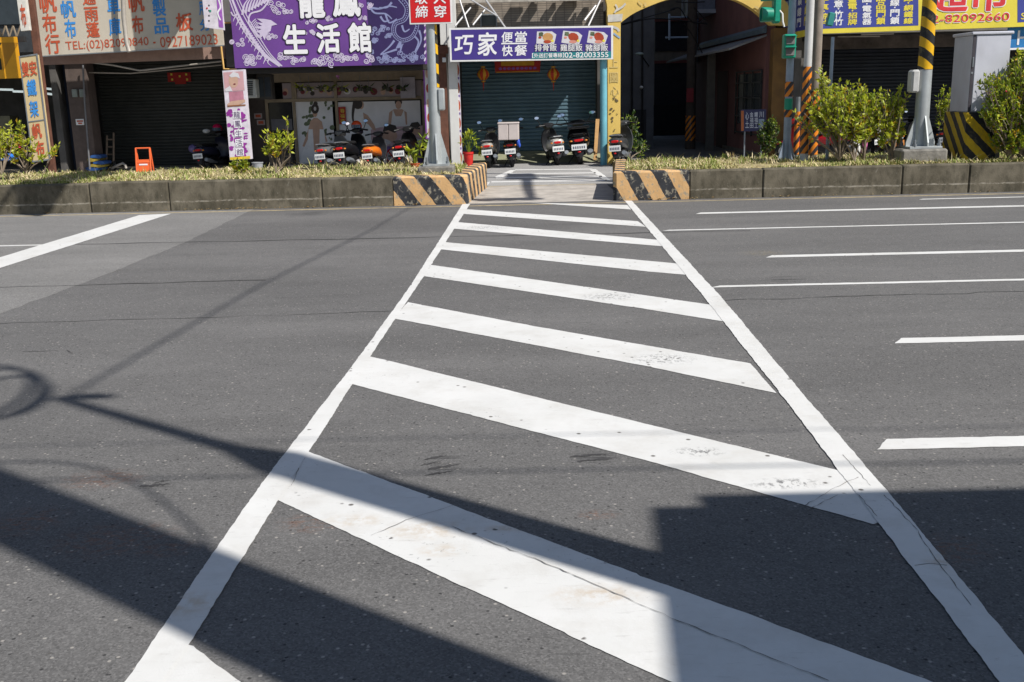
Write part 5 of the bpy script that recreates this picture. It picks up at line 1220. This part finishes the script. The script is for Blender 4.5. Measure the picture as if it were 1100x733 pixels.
for x in (679, 690): mb.tube([P(x, -10, 32.93), P(x, 150, 32.93)], .03, 5)
mb.build('drain_pipe', h1)
h2 = thing('house', 'beige house with a dark balcony at the end of the alley', 'building', (P(728, 160, 45).x, 45, 0))
MB().use(alley_b).box(P(690, 90, 45).x, P(800, 90, 45).x, 45, 52, 0, 10).build('wall', h2)
mb = MB().use(M('window_black', (.03, .032, .036), .2)); bxp(mb, 704, 23, 742, 55, 44.95, .05); mb.build('window', h2)
mb = MB().use(M('window_black', (.012, .013, .015))); bxp(mb, 703, 67, 760, 118, 44.95, .05); mb.build('garage_opening', h2)
mb = MB().use(M('alley_red_trim', (.16, .05, .04), .8)); bxp(mb, 703, 65, 742, 68, 44.9, .06); bxp(mb, 703, 20, 742, 23, 44.9, .06); mb.build('trim', h2)
mb = MB().use(M('garden_wall', (.022, .022, .024), .9, grime=.5)); bxp(mb, 700, 112, 762, 172, 42.5, .15); tag(mb.build('low_wall'), 'low grey wall across the far end of the alley', 'wall')
up = thing('utility_pole', 'dark utility pole with a red tag standing in the alley', 'pole', (P(742, 160, 32).x, 32, 0))
MB().use(M('pole_dark', (.06, .048, .042), .9, var=.2)).lathe([(.155, 0), (.13, 9)], (P(742.5, 90, 32).x, 32, 0), 14).build('shaft', up)
mb = MB().use(M('tag_red', (.22, .02, .03), .6)); bxp(mb, 737.5, 95, 745, 110, 31.82, .02); mb.build('red_tag', up)
mb = MB().use(ob_wrap).lathe([(.162, .25), (.16, 1.0)], (P(742.5, 90, 32).x, 32, 0), 14); mb.build('striped_band', up)
pb_ = M('pipe_blue_pale', (.26, .34, .46), .5, .1)
mb = MB().use(pb_).tube([P(719, 15, 31.6), P(719, 43, 31.6)], .032, 6).tube([P(718, 18.5, 31.6), P(738, 18.5, 31.8)], .024, 6).tube([P(715, 40.5, 31.6), P(739, 40, 31.8)], .028, 6)
tag(mb.build('pipe_bracket'), 'pale blue pipe bracket sticking out of the dark utility pole', 'bracket')
# wires of the alley
mb = MB().use(black)
for a, m_, b in (((668, 26), (690, 20), (725, 10)), ((668, 27), (705, 20), (760, 26)), ((720, 10), (730, 9), (737, 20)), ((735, 26), (745, 40), (756, 60)), ((738, 18), (748, 26), (757, 20)), ((726, 2), (740, 3), (757, 2)), ((745, 8), (751, 14), (758, 22))):
    mb.tube([P(*p, 31.5) for p in spline([a, m_, b], 5)], .016, 4)
tag(mb.build('overhead_wires'), 'tangle of black wires hanging across the mouth of the alley', 'wires')
# red brown house along the right of the alley
rx = P(829, 100, 26.3).x
h3 = thing('house', 'red brown house along the right side of the alley with a long grey awning', 'building', (rx + 2, 31, 0))
red_w = M('red_plaster', (.21, .095, .09), .85, var=.15, scale=1.5, grime=.4)
MB().use(red_w).box(rx, rx + .22, 27.0, 33.5, 0, 9.2).box(rx, rx + 5.5, 33.5, 37, 0, 9.2).box(rx + 1.9, rx + 5.5, 37, 46, 0, 9.2).build('wall', h3)  # set back rear block added unseen to keep sun off the alley end
MB().use(grey_wall).box(rx - .05, rx + 5.6, 26.95, 46.1, 9.2, 9.4).build('roof', h3)
zA = P(828, 48, 26.6).z
mb = MB().use(M('awning_grey', (.22, .22, .23), .7, .1, .2, 3, .4)); mb.prism([(rx - .01, 26.95, zA + .22), (rx - .01, 26.95, zA + .27), (rx - .95, 26.95, zA - .05), (rx - .95, 26.95, zA - .10)], (0, 10.5, 0)); mb.build('awning', h3)
mb = MB().use(M('awning_blue', (.10, .14, .18), .6)); mb.prism([(rx - .02, 26.95, zA + .30), (rx - .02, 26.95, zA + .5), (rx - .10, 26.95, zA + .42), (rx - .10, 26.95, zA + .30)], (0, 9, 0)); mb.build('gutter', h3)
mb = MB().use(frame_d)
for y in (27.2, 28.2, 29.2, 30.2): mb.box(rx - .06, rx - .02, y, y + .04, .5, 2.2)
for z in (.55, 1.0, 1.5, 1.9, 2.2): mb.box(rx - .07, rx - .03, 27.2, 30.24, z, z + .03)
mb.build('window_grille', h3)
MB().use(M('window_dim', (.035, .045, .055))).box(rx - .012, rx + .01, 27.3, 30.1, .8, 2.15).build('window', h3)
MB().use(M('door_dark_red', (.05, .02, .02), .7)).box(rx - .02, rx + .01, 31.5, 33, 0, 2.3).build('door', h3)
MB().use(pb_).tube([(rx - .06, 36.6, 2.7), (rx - .06, 36.6, 8)], .07, 8).build('drain_pipe', h3)
wb = P(770, 12, 34.5); wx = rx
wr = MB().use(M('cage_white', (.35, .37, .42), .5))
for z in (wb.z - .05, wb.z + .9):
    wr.box(wx - .75, wx - .01, 33.6, 33.65, z, z + .05).box(wx - .75, wx - .01, 35.6, 35.65, z, z + .05).box(wx - .75, wx - .70, 33.65, 35.6, z, z + .05)
for y in (33.6, 34.6, 35.6): wr.box(wx - .75, wx - .70, y, y + .05, wb.z, wb.z + .9)
wr.box(wx - .78, wx - .01, 33.58, 35.67, wb.z - .12, wb.z - .05); wr.build('window_cage', h3)
MB().use(M('cage_panel', (.16, .18, .24), .4)).box(wx - .69, wx - .02, 33.66, 35.58, wb.z + .0, wb.z + .88).build('bay_window', h3)
ng = P(796, 142, 26.0); B = Board(P(796, 118, 26.0), P(823, 117.5, 26.0), P(823, 140.5, 26.0), P(796, 141.5, 26.0)); nb = thing('notice_board', 'dark navy notice board with white characters in front of the red brown house', 'sign', B.c[3])
mb = MB().use(M('board_navy', (.02, .022, .07), .5)); B.slab(mb, .04); mb.build('sign_panel', nb)
mb = MB().use(M('board_orange', (.35, .10, .03), .6)); B.rect(mb, .0, .05, .11, .97, .004); mb.build('orange_edge', nb, smooth=False)
mb = MB().use(M('dim_white', (.42, .44, .50), .6))
for k, st in enumerate(('心土', '金福田', '鐵福工')):
    for j, ch in enumerate(st): B.text(mb, ch, .17 + .18 * k, .12 + .76 * j / len(st), .31 + .18 * k, .12 + .76 * (j + .9) / len(st), .03, .006)
B.text(mb, '川', .72, .1, .9, .38, .03, .006); mb.use(M('board_grey_blue', (.18, .24, .30), .5)); B.rect(mb, .70, .45, .92, .86, .005); mb.build('lettering', nb, smooth=False)
for lx in (B.c[3].x + .1, B.c[2].x - .1): MB().use(steel_dk).tube([(lx, 26.03, 0), (lx, 26.03, B.c[3].z)], .02, 6).build('leg', nb)
sl_ = thing('alley_lamp', 'small pale lamp on the dark grey house in the alley', 'lamp', P(689, 94, 32.9)); MB().use(plate_w).ell(P(689, 94, 32.8), (.06, .08, .05), 10, 6).build('lamp', sl_); MB().use(black).tube([P(689, 94, 32.8), P(690, 92, 33)], .015, 5).build('arm', sl_)
sl_ = thing('street_lamp', 'arm of a small street lamp on the dark grey house in the alley', 'lamp', P(695, 70, 32.9)); MB().use(M('lamp_teal_grey', (.25, .32, .32), .5)).ell(P(687, 58, 31.9), (.13, .1, .05), 10, 6).build('lamp', sl_); MB().use(black).tube([P(688, 58.5, 31.9), P(697, 71, 33.0)], .02, 5).build('arm', sl_)
dp = M('alley_pipe', (.09, .085, .08), .8)
MB().use(dp).box(P(760, 100, 30.5).x, P(768, 100, 30.5).x, 30.5, 30.7, 0, 2.75).build('awning_post', h3)
shrub('alley_shrub', 'tall dusty shrub beside the yellow arch pillar', 'bush', [P(676, 172, 26.5)], [PX(677, 130, 26.5, 9, 16), PX(679, 152, 26.5, 10, 12), PX(690, 160, 27, 9, 10)], 60, 10, .11, [lf_d, lf_d, lf_g], stem_r=.012)

# --- hardware shop on the right
hx0, hx1 = P(846, 100, FY).x, 13.2
s4 = thing('shophouse', 'shop with a closed dark shutter under the long blue and yellow sign', 'building', ((hx0 + hx1) / 2, FY, 0))
shell(s4, hx0 + .2, hx1, 3.0, 9.2, 28.4, grey_wall, True)
mb = MB().use(M('shutter_navy', (.03, .036, .05), .5, .2, .2, 2.5)); shutter(mb, P(877, 100, 28.2).x, hx1 - .2, .1, 3.0, 28.2, .09, .022); mb.build('rolling_shutter', s4)
mb = MB().use(M('header_faded', (.075, .06, .055), .8, var=.6, scale=3)); bxp(mb, 872, 37, 1110, 51, 26.4, .1); mb.build('header_band', s4)
mb = MB().use(pipe_m); mb.tube([P(925, 37, 26.3), P(960, 36, 26.3)], .03, 6).tube([P(900, 39.5, 26.3), P(945, 39, 26.3)], .02, 6); mb.build('awning_pipe', s4)
mb = MB().use(M('pillar_grey', (.10, .095, .09), .8)); bxp(mb, 858, 45, 874, 178, 26.2, .5); mb.build('pillar', s4)
yb = M('sign_yellow', (.68, .57, .06), .5, 0, .06, 2.5, .3); bl_ = M('sign_royal', (.045, .06, .28), .5, 0, .06, 2.5, .3)
B = sign_board(24.6, (875.5, 36.5), (1150, 27.0), 2.0); hS = thing('shop_sign', 'long shop sign with a blue column list and a yellow panel with red characters', 'sign', B.c[3])
mb = MB().use(yb); B.slab(mb, .12); mb.build('sign_panel', hS)
for q in ([(876, -40), (986.5, -40), (986.5, 27.5), (876, 31.2)], [(1093, -40), (1150, -40), (1150, 20), (1093, 24.3)]):
    mb = MB().use(bl_); ppx(B, mb, q, .004); mb.build('blue_panel', hS, smooth=False)
my = MB().use(yel_ink); mw = MB().use(white_ink); y0s = 0
cols = [('yellow', 879.5, '五‧真‧涼片'), ('w', 895, '畫意‧竹竹'), ('yellow', 910, '工畫電‧招牌'), ('w', 925.5, '圖圖‧電氣器'), ('yellow', 940.5, '品品門鎖'), ('w', 955.5, '五線‧門鎖'), ('yellow', 970, '工線‧網鐵線')]
for c, x, st in cols:
    m = MB().use(yel_ink if c[0] == 'y' else white_ink); x += .8; y = 27.8 - (x - 876) * .022; s8 = 8.2 if len(st) <= 5 else 7.0
    for ch in st[::-1]:
        if ch == '‧': tpx(B, m, '●', x + 4.0, y - 2.2, x + 5.6, y - .6, 0, .008); y -= 3.0
        else: tpx(B, m, ch, x, y - s8 + .7, x + 9.6, y, .045, .008); y -= s8
        if y < -6: break
    m.build('lettering_column', hS, smooth=False)
tpx(B, my, 'S', 1097, 14, 1101, 21, .03, .008)
my.build('yellow_lettering', hS, smooth=False)
mr = MB().use(M('letter_red', (.62, .035, .045), .5)); mo = MB().use(white_ink)
for s, x0, y0, x1, y1 in (('超', 1002, -24, 1039, 13), ('市', 1043, -26, 1083, 11.5)): tpx(B, mo, s, x0 - 1, y0 - 1, x1 + 1, y1 + 1, .075, .008); tpx(B, mr, s, x0, y0, x1, y1, .04, .011)
mo.build('letter_outline', hS, smooth=False); mr.build('red_lettering', hS, smooth=False); mr = MB().use(MATS['letter_red']); mo = MB().use(white_ink)
for st, a, b, xm, y0, y1 in (('02-82092660', 992, 1084, 1038, 15.2, 23.8),): line_on(B, mo, st, a - .5, b + .5, xm, y0 - .8, y1 + .8, .04, .0085); line_on(B, mr, st, a, b, xm, y0, y1, .01, .0115)
mo.build('letter_outline', hS, smooth=False); mr.build('phone_number', hS, smooth=False)
# angled blue panel turning into the alley
zq = P(874, 37, 24.6).z
a = P(857, 37.5, 25.3); k = (zq - EYE); 
pa = Vector((P(872, 37, 24.7).x, 24.7, zq)); d2 = ray(826, 46.5); t2 = (zq - EYE) / d2.z; pbk = Vector((d2.x * t2, d2.y * t2, zq))
if pbk.y > 32 or pbk.y < 25: pbk = Vector((P(826, 46, 29).x, 29, zq))
B = Board(pbk + Vector((0, 0, 2)), pa + Vector((0, 0, 2)), pa, pbk); aS = thing('shop_sign', 'blue side panel of the right shop sign turning into the alley', 'sign', pa)
mb = MB().use(yb); B.slab(mb, .08); mb.build('sign_panel', aS)
mb = MB().use(bl_); B.rect(mb, .02, .0, .98, .93, .004); mb.build('blue_panel', aS, smooth=False)
mb = MB()
for i in range(6):
    mb = MB().use(yel_ink if i % 2 else white_ink)
    for j, ch in enumerate('工電鎖線門'): B.text(mb, ch, .06 + .155 * i, .28 + .125 * j, .15 + .155 * i, .385 + .125 * j, .04, .008)
    mb.build('lettering_column', aS, smooth=False)
B = sign_board(24.75, (1082, 54), (1135, 52), .62); hs = thing('shop_sign', 'lower blue sign with a white letter at the right edge behind the cabinet', 'sign', B.c[3])
mb = MB().use(M('sign_mid_blue', (.02, .17, .42), .5)); B.slab(mb, .08); mb.build('sign_panel', hs)
mb = MB().use(white_ink); B.rect(mb, 0, .93, 1, 1.0, .004); tpx(B, mb, 'H', 1093.5, 33, 1105, 48, .01, .006); mb.build('lettering', hs, smooth=False)

# ------------------------------------------------------------------ scooters (built facing away, rear to the road)
def wheel(mb_t, mb_r, y, R=.235, r=.052):
    prof = [(R - r + r * math.cos(t) , r * math.sin(t)) for t in [2 * math.pi * i / 10 for i in range(11)]]
    Rm = Matrix.Rotation(rad(90), 3, 'Y')
    mb_t.lathe(prof, (0, y, R), 22, Rm)
    mb_r.lathe([(.03, -.05), (.05, -.03), (R - 2 * r + .01, -.025), (R - 2 * r + .01, .025), (.05, .03), (.03, .05)], (0, y, R), 12, Rm)
SC_N = 0
def scooter(label, px, py, Y, yaw, col, accent=None, scale=1.0, shield=None, wide=1.0, rack=False, helmet=None, plate='number_plate', blueglove=False, group='scooters parked along the shop row', mir=(1, 1), zg=0.0, dim=False):
    global SC_N; SC_N += 1
    cm = M('scooter_' + col, col, .28, .05, .12, 4, .15, spec=.6); am = M('scooter_' + accent, accent, .3, .05, .1, spec=.6) if accent else cm
    root = thing('scooter', label, 'scooter', (0, 0, 0), group)
    for y, nm in ((0, 'rear_wheel'), (1.24, 'front_wheel')):
        a, b = MB().use(rubber), MB().use(alu); wheel(a, b, y); w = b.build(nm, root); a.build('tyre', w)
    # rear cowl
    MB().use(cm).body([(-.36, .63, .05, .03), (-.33, .62, .11, .07), (-.20, .60, .165, .11), (.05, .57, .19, .14), (.35, .53, .185, .15), (.52, .47, .16, .12), (.58, .42, .13, .06)], 16).build('rear_body', root)
    MB().use(am).body([(-.31, .665, .07, .028), (-.10, .69, .11, .03), (.2, .68, .12, .03)], 12).build('tail_cover', root)
    MB().use(black).body([(-.24, .72, .09, .03), (-.15, .74, .135, .05), (.1, .735, .15, .05), (.28, .71, .14, .045), (.5, .72, .115, .045), (.62, .69, .08, .03)], 14).build('seat', root)
    MB().use(blackg).body([(.50, .33, .15, .05), (.7, .31, .16, .04), (.95, .33, .15, .05)], 12).build('floorboard', root)
    MB().use(black).body([(-.12, .30, .05, .06), (.05, .30, .13, .10), (.35, .33, .14, .12), (.5, .33, .11, .08)], 10).build('engine', root)
    mb = MB().use(M('scooter_' + shield, shield, .3, .05, .1, spec=.6) if shield else cm)
    secs = []
    for z, y, hw, t in ((.28, .98, .13, .07), (.45, 1.02, .19, .07), (.65, 1.05, .205, .075), (.82, 1.02, .17, .08), (.93, .96, .11, .07)):
        secs.append([Vector((hw * math.cos(q), y + t * math.sin(q) - .14 * abs(math.cos(q)) ** 2 * 0.6, z)) for q in [2 * math.pi * i / 14 for i in range(14)]])
    mb.loft(secs).build('leg_shield', root)
    MB().use(cm).body([(1.02, .40, .06, .03), (1.12, .49, .08, .04), (1.26, .50, .08, .035), (1.40, .43, .06, .03)], 12).build('front_fender', root)
    MB().use(alu).tube([(.07, 1.24, .235), (.07, 1.06, .72)], .022, 8).tube([(-.07, 1.24, .235), (-.07, 1.06, .72)], .022, 8).build('fork', root)
    hb = MB().use(black if dim else M('scooter_' + shield, shield, .3, .05, .1, spec=.6) if shield else cm).body([(.86, 1.00, .07, .04), (.92, 1.02, .13, .055), (1.02, 1.02, .14, .07), (1.12, .97, .10, .07), (1.16, .94, .06, .04)], 12).build('handlebar_cover', root)
    MB().use(black).tube([(-.30, .84, 1.0), (-.20, .90, 1.02), (.20, .90, 1.02), (.30, .84, 1.0)], [.018, .018, .018, .018], 8).tube([(-.31, .838, 1.0), (-.21, .885, 1.015)], .023, 8).tube([(.31, .838, 1.0), (.21, .885, 1.015)], .023, 8).build('grip', root)
    for s in (-1, 1):
        if not mir[(s + 1) // 2]: continue
        c = Vector((s * .27, .90, 1.24)); mb = MB().use(black).tube([(s * .18, .92, 1.02), (s * .23, .92, 1.13), (s * .265, .91, 1.20)], .009, 6)
        Rm = Matrix.Rotation(rad(-14), 3, 'X') @ Matrix.Rotation(rad(-6 * s), 3, 'Z'); mb.ell(c, (.065, .02, .048), 14, 8, Rm); m_ = mb.build('mirror', root)
        MB().use(mirror_m).lathe([(.001, 0), (.9, 0), (1, -.25)], c + Vector((0, -.021, 0)), 16, Rm @ Matrix.Rotation(rad(90), 3, 'X') @ Matrix.Diagonal(Vector((.058, .042, .02)))).build('glass', m_)
    MB().use(red_lamp).body([(-.378, .61, .07, .022), (-.35, .615, .085, .036), (-.30, .615, .09, .04)], 12).build('tail_light', root)
    for s in (-1, 1): MB().use(amber).ell((s * .125, -.31, .60), (.032, .03, .022), 8, 6).build('indicator', root)
    MB().use(black).prism([(-.07, -.30, .56), (.07, -.30, .56), (.085, -.375, .34), (.05, -.36, .22), (-.05, -.36, .22), (-.085, -.375, .34)], (0, .025, 0)).build('mudguard', root)
    p = MB().use(MATS.get(plate, plate_w)).box(-.13, .13, -.402, -.392, .38, .52, .003).build('number_plate', root)
    mb = MB().use(M('plate_ink', (.12, .13, .16), .6))
    for k in range(6): mb.box(-.105 + .037 * k, -.082 + .037 * k, -.4045, -.4025, .415, .475)
    mb.build('plate_print', p)
    MB().use(red_lamp).ell((0, -.385, .33), (.03, .012, .022), 10, 6).build('reflector', root)
    MB().use(steel_dk).tube([(.15, .30, .22), (.17, .05, .25), (.18, -.10, .29), (.19, -.34, .34)], [.025, .045, .06, .05], 10).build('exhaust', root)
    MB().use(alu if not dim else black).tube([(.12, .05, .71), (.14, -.22, .75), (.08, -.36, .77), (-.08, -.36, .77), (-.14, -.22, .75), (-.12, .05, .71)], .013, 8).build('grab_rail', root)
    MB().use(black).tube([(-.10, .25, .22), (-.22, .22, .01)], .012, 6).build('side_stand', root)
    MB().use(M('headlamp', (.5, .5, .5), .1)).ell((0, 1.15, .98), (.075, .04, .05), 12, 8).build('headlight', root)
    if rack: MB().use(blackg).box(-.17, .20, -.42, -.10, .90, .93, .006).tube([(-.17, -.42, .95), (.20, -.42, .95)], .014, 6).tube([(-.17, -.42, 1.02), (.20, -.42, 1.02), (.20, -.1, 1.02), (-.17, -.1, 1.02), (-.17, -.42, 1.02)], .012, 6).build('rear_rack', root)
    root.location = (0, 0, 0)
    b = P(px, py, Y); root.location = (b.x, Y, zg); root.rotation_euler = (rad(0), rad(-4), rad(yaw)); root.scale = (scale * wide, scale, scale * .9)
    extra = Matrix.Translation(root.location) @ Matrix.Rotation(rad(yaw), 4, 'Z') @ Matrix.Rotation(rad(-4), 4, 'Y') @ Matrix.Diagonal(Vector((scale * wide, scale, scale * .9, 1)))
    return root, extra
def helmet_on(M4, p, col, label, visor=True):
    c = M4 @ Vector(p); root = thing('helmet', label, 'helmet', c - Vector((0, 0, .10)))
    prof = [(.135 * math.sin(t), .13 * -math.cos(t)) for t in [math.pi * (.38 + .62 * i / 8) for i in range(9)]]
    MB().use(M('helmet_' + col, col, .2, 0, .05, spec=.6)).lathe(prof + [(.001, .13)], c, 18).build('shell', root)
    if visor: MB().use(M('helmet_visor', (.10, .14, .2), .08, .3)).lathe([(.139, -.05), (.142, .03)], c, 12, None, rad(215), rad(325)).build('visor', root)
sc = []
NG = 'scooters parked before the teal shutter'; MG = 'scooters parked before the massage shop'
scooter('black and grey scooter, leftmost before the massage shop, half behind its neighbour', 353, 183, 25.0, -14, '#5c5e60', '#14151a', 1.0, group=MG, mir=(0, 1))
r1_, m1_ = scooter('black scooter with white side panels, second before the massage shop', 373, 183, 25.1, -12, '#15161a', '#c8c8c8', 1.05, group=MG)
r2_, m2_ = scooter('orange and silver scooter before the massage shop', 400.5, 182, 25.1, -7, '#d8701c', '#a8a8a4', .95, group=MG, mir=(0, 1), shield='#35363a')
scooter('black scooter on the right before the massage shop, beside the orange pot', 434, 182, 25.2, -6, '#101114', None, 1.05, group=MG, mir=(0, 0), dim=True)
helmet_on(m1_, (.0, .97, 1.13), '#cf4a20', 'orange helmet hanging on the handlebar of the black and white scooter')
scooter('grey white scooter beside the red pot, leftmost before the teal shutter', 526.5, 178.8, 25.4, -5, '#a09c94', '#34363a', .98, group=NG, shield='#2c2d30')
r5_, m5_ = scooter('black scooter carrying a cream delivery box before the teal shutter', 550.5, 178.3, 25.5, -3, '#1a1b1e', '#25262a', 1.0, group=NG, mir=(0, 1))
scooter('white scooter with a big red tail light in the middle before the teal shutter', 598.5, 177.2, 25.9, 6, '#bdbcb6', '#c8c6c0', 1.04, group=NG, wide=1.05, shield='#2a2b2e')
r7_, m7_ = scooter('large black scooter with a rear rack before the teal shutter', 623.5, 177.0, 26.0, -4, '#121316', None, 1.10, rack=True, group=NG, dim=True, wide=1.3)
scooter('dark grey scooter between the blue pipe column and the yellow arch pillar', 665, 174.5, 25.1, -16, '#3a3b3d', '#222326', 1.08, group=NG, mir=(1, 0))
r9_, m9_ = scooter('dark scooter in the shade before the black shutter of the canvas shop', 223, 182, 26.6, -12, '#26283a', '#1a1a1c', 1.0, group='scooters in the shade', mir=(0, 0), dim=True)
helmet_on(m9_, (-.06, .97, 1.16), '#e01c5c', 'bright pink helmet on the dark scooter by the black shutter')
c = m9_ @ Vector((-.32, .84, 1.12)); tag(MB().use(plate_w).ell(c, (.10, .07, .06), 12, 8).build('white_helmet'), 'small white cap hanging beside the pink helmet', 'helmet')
c = m9_ @ Vector((-.30, .0, .66)); tag(MB().use(M('lilac_shell', (.14, .11, .26), .3)).ell(c, (.13, .13, .11), 14, 8).build('helmet'), 'dull purple helmet hanging at the left side of the dark scooter', 'helmet')
RG = 'scooters behind the yellow green bush'
scooter('red scooter half hidden behind the yellow green bush', 900, 180, 25.2, 62, '#a8141c', '#c02028', 1.05, group=RG)
scooter('black scooter deep behind the yellow green bush', 932, 178, 26.0, 20, '#18191d', None, 1.0, group=RG)
M('plate_orange', (.62, .24, .06), .5)
scooter('white scooter with an orange plate left of the banded pole', 960, 179, 24.6, -8, '#b9b9bb', '#d0d0d0', 1.08, plate='plate_orange', group=RG, mir=(0, 0), rack=True)
scooter('dark scooter in the shade right of the banded pole', 1003, 178, 26.4, 10, '#22242c', None, 1.0, group=RG, dim=True)
mb = MB().use(M('pink_cloth', (.55, .12, .32), .8)); q = P(928, 150, 24.6)
mb.body([(q.y - .05, q.z + .05, .06, .30), (q.y, q.z, .10, .34), (q.y + .05, q.z + .03, .05, .30)], 10); mb.v = [(x + q.x, y, z) for x, y, z in mb.v]
tag(mb.build('raincoat'), 'pink raincoat hanging behind the stems of the yellow green bush', 'raincoat')
mb = MB().use(M('bag_white', (.6, .6, .58), .6)); q = P(919, 166, 19.4)
mb.body([(q.y - .06, .60, .04, .10), (q.y, .60, .09, .15), (q.y + .06, .6, .05, .11)], 10, 2.2); mb.v = [(x + q.x, y, z) for x, y, z in mb.v]
tag(mb.build('plastic_bag'), 'crumpled white plastic bag at the foot of the yellow green bush', 'bag')
# delivery box on the second scooter
db = thing('delivery_box', 'cream two lidded delivery box strapped on the black scooter', 'box', m5_ @ Vector((0, -.28, .78)))
bxm = M('box_cream', (.50, .44, .42), .55, 0, .08, 4, .3, (.33, .28, .25))
c = m5_ @ Vector((0, -.28, .965)); Rz = Matrix.Rotation(rad(-3), 3, 'Z')
for s in (-1, 1): MB().use(bxm).obox(c + Rz @ Vector((s * .125, 0, 0)), (.122, .2, .19), Rz, .015).build('case', db)
MB().use(bxm).obox(c + Vector((0, 0, .205)), (.258, .21, .02), Rz, .012).build('lid', db)
c = m5_ @ Vector((.20, -.2, .66)); tag(MB().use(M('glove_blue', (.03, .09, .5), .6)).ell(c, (.05, .06, .09), 10, 7).ell(c + Vector((.03, 0, -.07)), (.035, .04, .06), 8, 6).build('blue_bag'), 'small blue bag hanging under the cream delivery box', 'bag')

# ------------------------------------------------------------------ this side of the street: behind and beside the photographer
near = thing('corner_building', 'grey corner building behind the photographer with a stepped roof parapet', 'building', (9, -4, 0))
wx0 = 4.44
MB().use(grey_wall).prism([(wx0, 1.08, 0), (15, 1.08, 0), (15, -12, 0), (wx0 - 1.25, -12, 0)], (0, 0, 5.38)).build('wall', near, smooth=False)
MB().use(grey_wall).prism([(wx0 + .37, 1.08, 5.38), (15, 1.08, 5.38), (15, .88, 5.38), (wx0 + .37, .88, 5.38)], (0, 0, .22)).build('parapet', near, smooth=False)
MB().use(M('shutter_grey_near', (.25, .26, .27), .5, .2)).box(5.2, 9.5, 1.04, 1.075, .15, 2.9).box(10.2, 14.2, 1.04, 1.075, .15, 2.9).build('rolling_shutter', near)
for k in range(4): MB().use(M('window_dim', (.035, .045, .055))).box(5.4 + 2.3 * k, 7.0 + 2.3 * k, 1.05, 1.076, 3.4, 4.8).build('window', near)
MB().use(slab_m).box(-40, 40, -12, 1.0, -.05, .12, .02).build('sidewalk', origin=(0, 0, 0), kind='structure')
cp = thing('utility_pole', 'thick concrete utility pole at the near pavement edge', 'pole', (2.63, .5, .1))
MB().use(footing).lathe([(.27, .0), (.22, 10)], (2.63, .5, .1), 20).build('shaft', cp)
mp_ = thing('traffic_pole', 'stepped grey steel mast pole at the near pavement edge', 'pole', (3.29, 1.31, .1))
MB().use(steel).lathe([(.16, 0), (.15, 5.4), (.145, 6.05), (.06, 6.45), (.045, 8.25)], (3.29, 1.31, .1), 18).build('shaft', mp_)
MB().use(steel).tube([(3.29, 1.31, 8.3), (3.7, 5, 8.45), (4.35, 9, 8.6), (4.9, 12.4, 8.9), (5.2, 17, 9.2)], [.016, .014, .012, .011, .01], 8).build('span_cable', mp_)
MB().use(steel).ell((3.42, 1.37, 8.28), (.16, .06, .06), 12, 8).build('lamp_head', mp_)
co = MB().use(black)
gc = G(-30, 420); cc = Vector((gc.x + .72 * 8.7, gc.y - .55 * 8.7, 8.7))
for k, (dr, dx) in enumerate(((.56, 0), (.52, .05), (.40, .10))): co.tube([(cc.x + dx, cc.y + dr * math.cos(t), cc.z - .12 * k + dr * math.sin(t)) for t in [2 * math.pi * i / 26 for i in range(27)]], .026, 6, False)
tag(co.build('cable_coil'), 'coil of black cable hung high beside the near mast pole', 'cable')
ow = MB().use(black)
for (y, z, r) in ((.62, 7.0, .011), (.80, 7.6, .007)):
    ow.tube([(-30, y, z + .5), (-12, y, z), (2.6, y, z + .1), (15, y, z - .1), (34, y, z + .4)], r, 5)
hg = [G(*q) for q in spline([(-60, 505), (0, 497), (90, 500), (160, 528), (215, 575), (240, 612)], 5)]; hg[-1] = Vector((2.63 - .72 * 5.1, .5 + .55 * 5.1, 0))
hc = []
for i, g_ in enumerate(hg):
    z_ = 7.2 - 2.1 * i / (len(hg) - 1); hc.append(Vector((g_.x + .72 * z_, g_.y - .55 * z_, z_)))
tag(MB().use(black).tube(hc, .013, 5).build('drooping_cable'), 'drooping black cable hanging from the near overhead lines', 'cable')
tag(ow.build('overhead_cable'), 'black overhead cables running along the near pavement', 'cable')
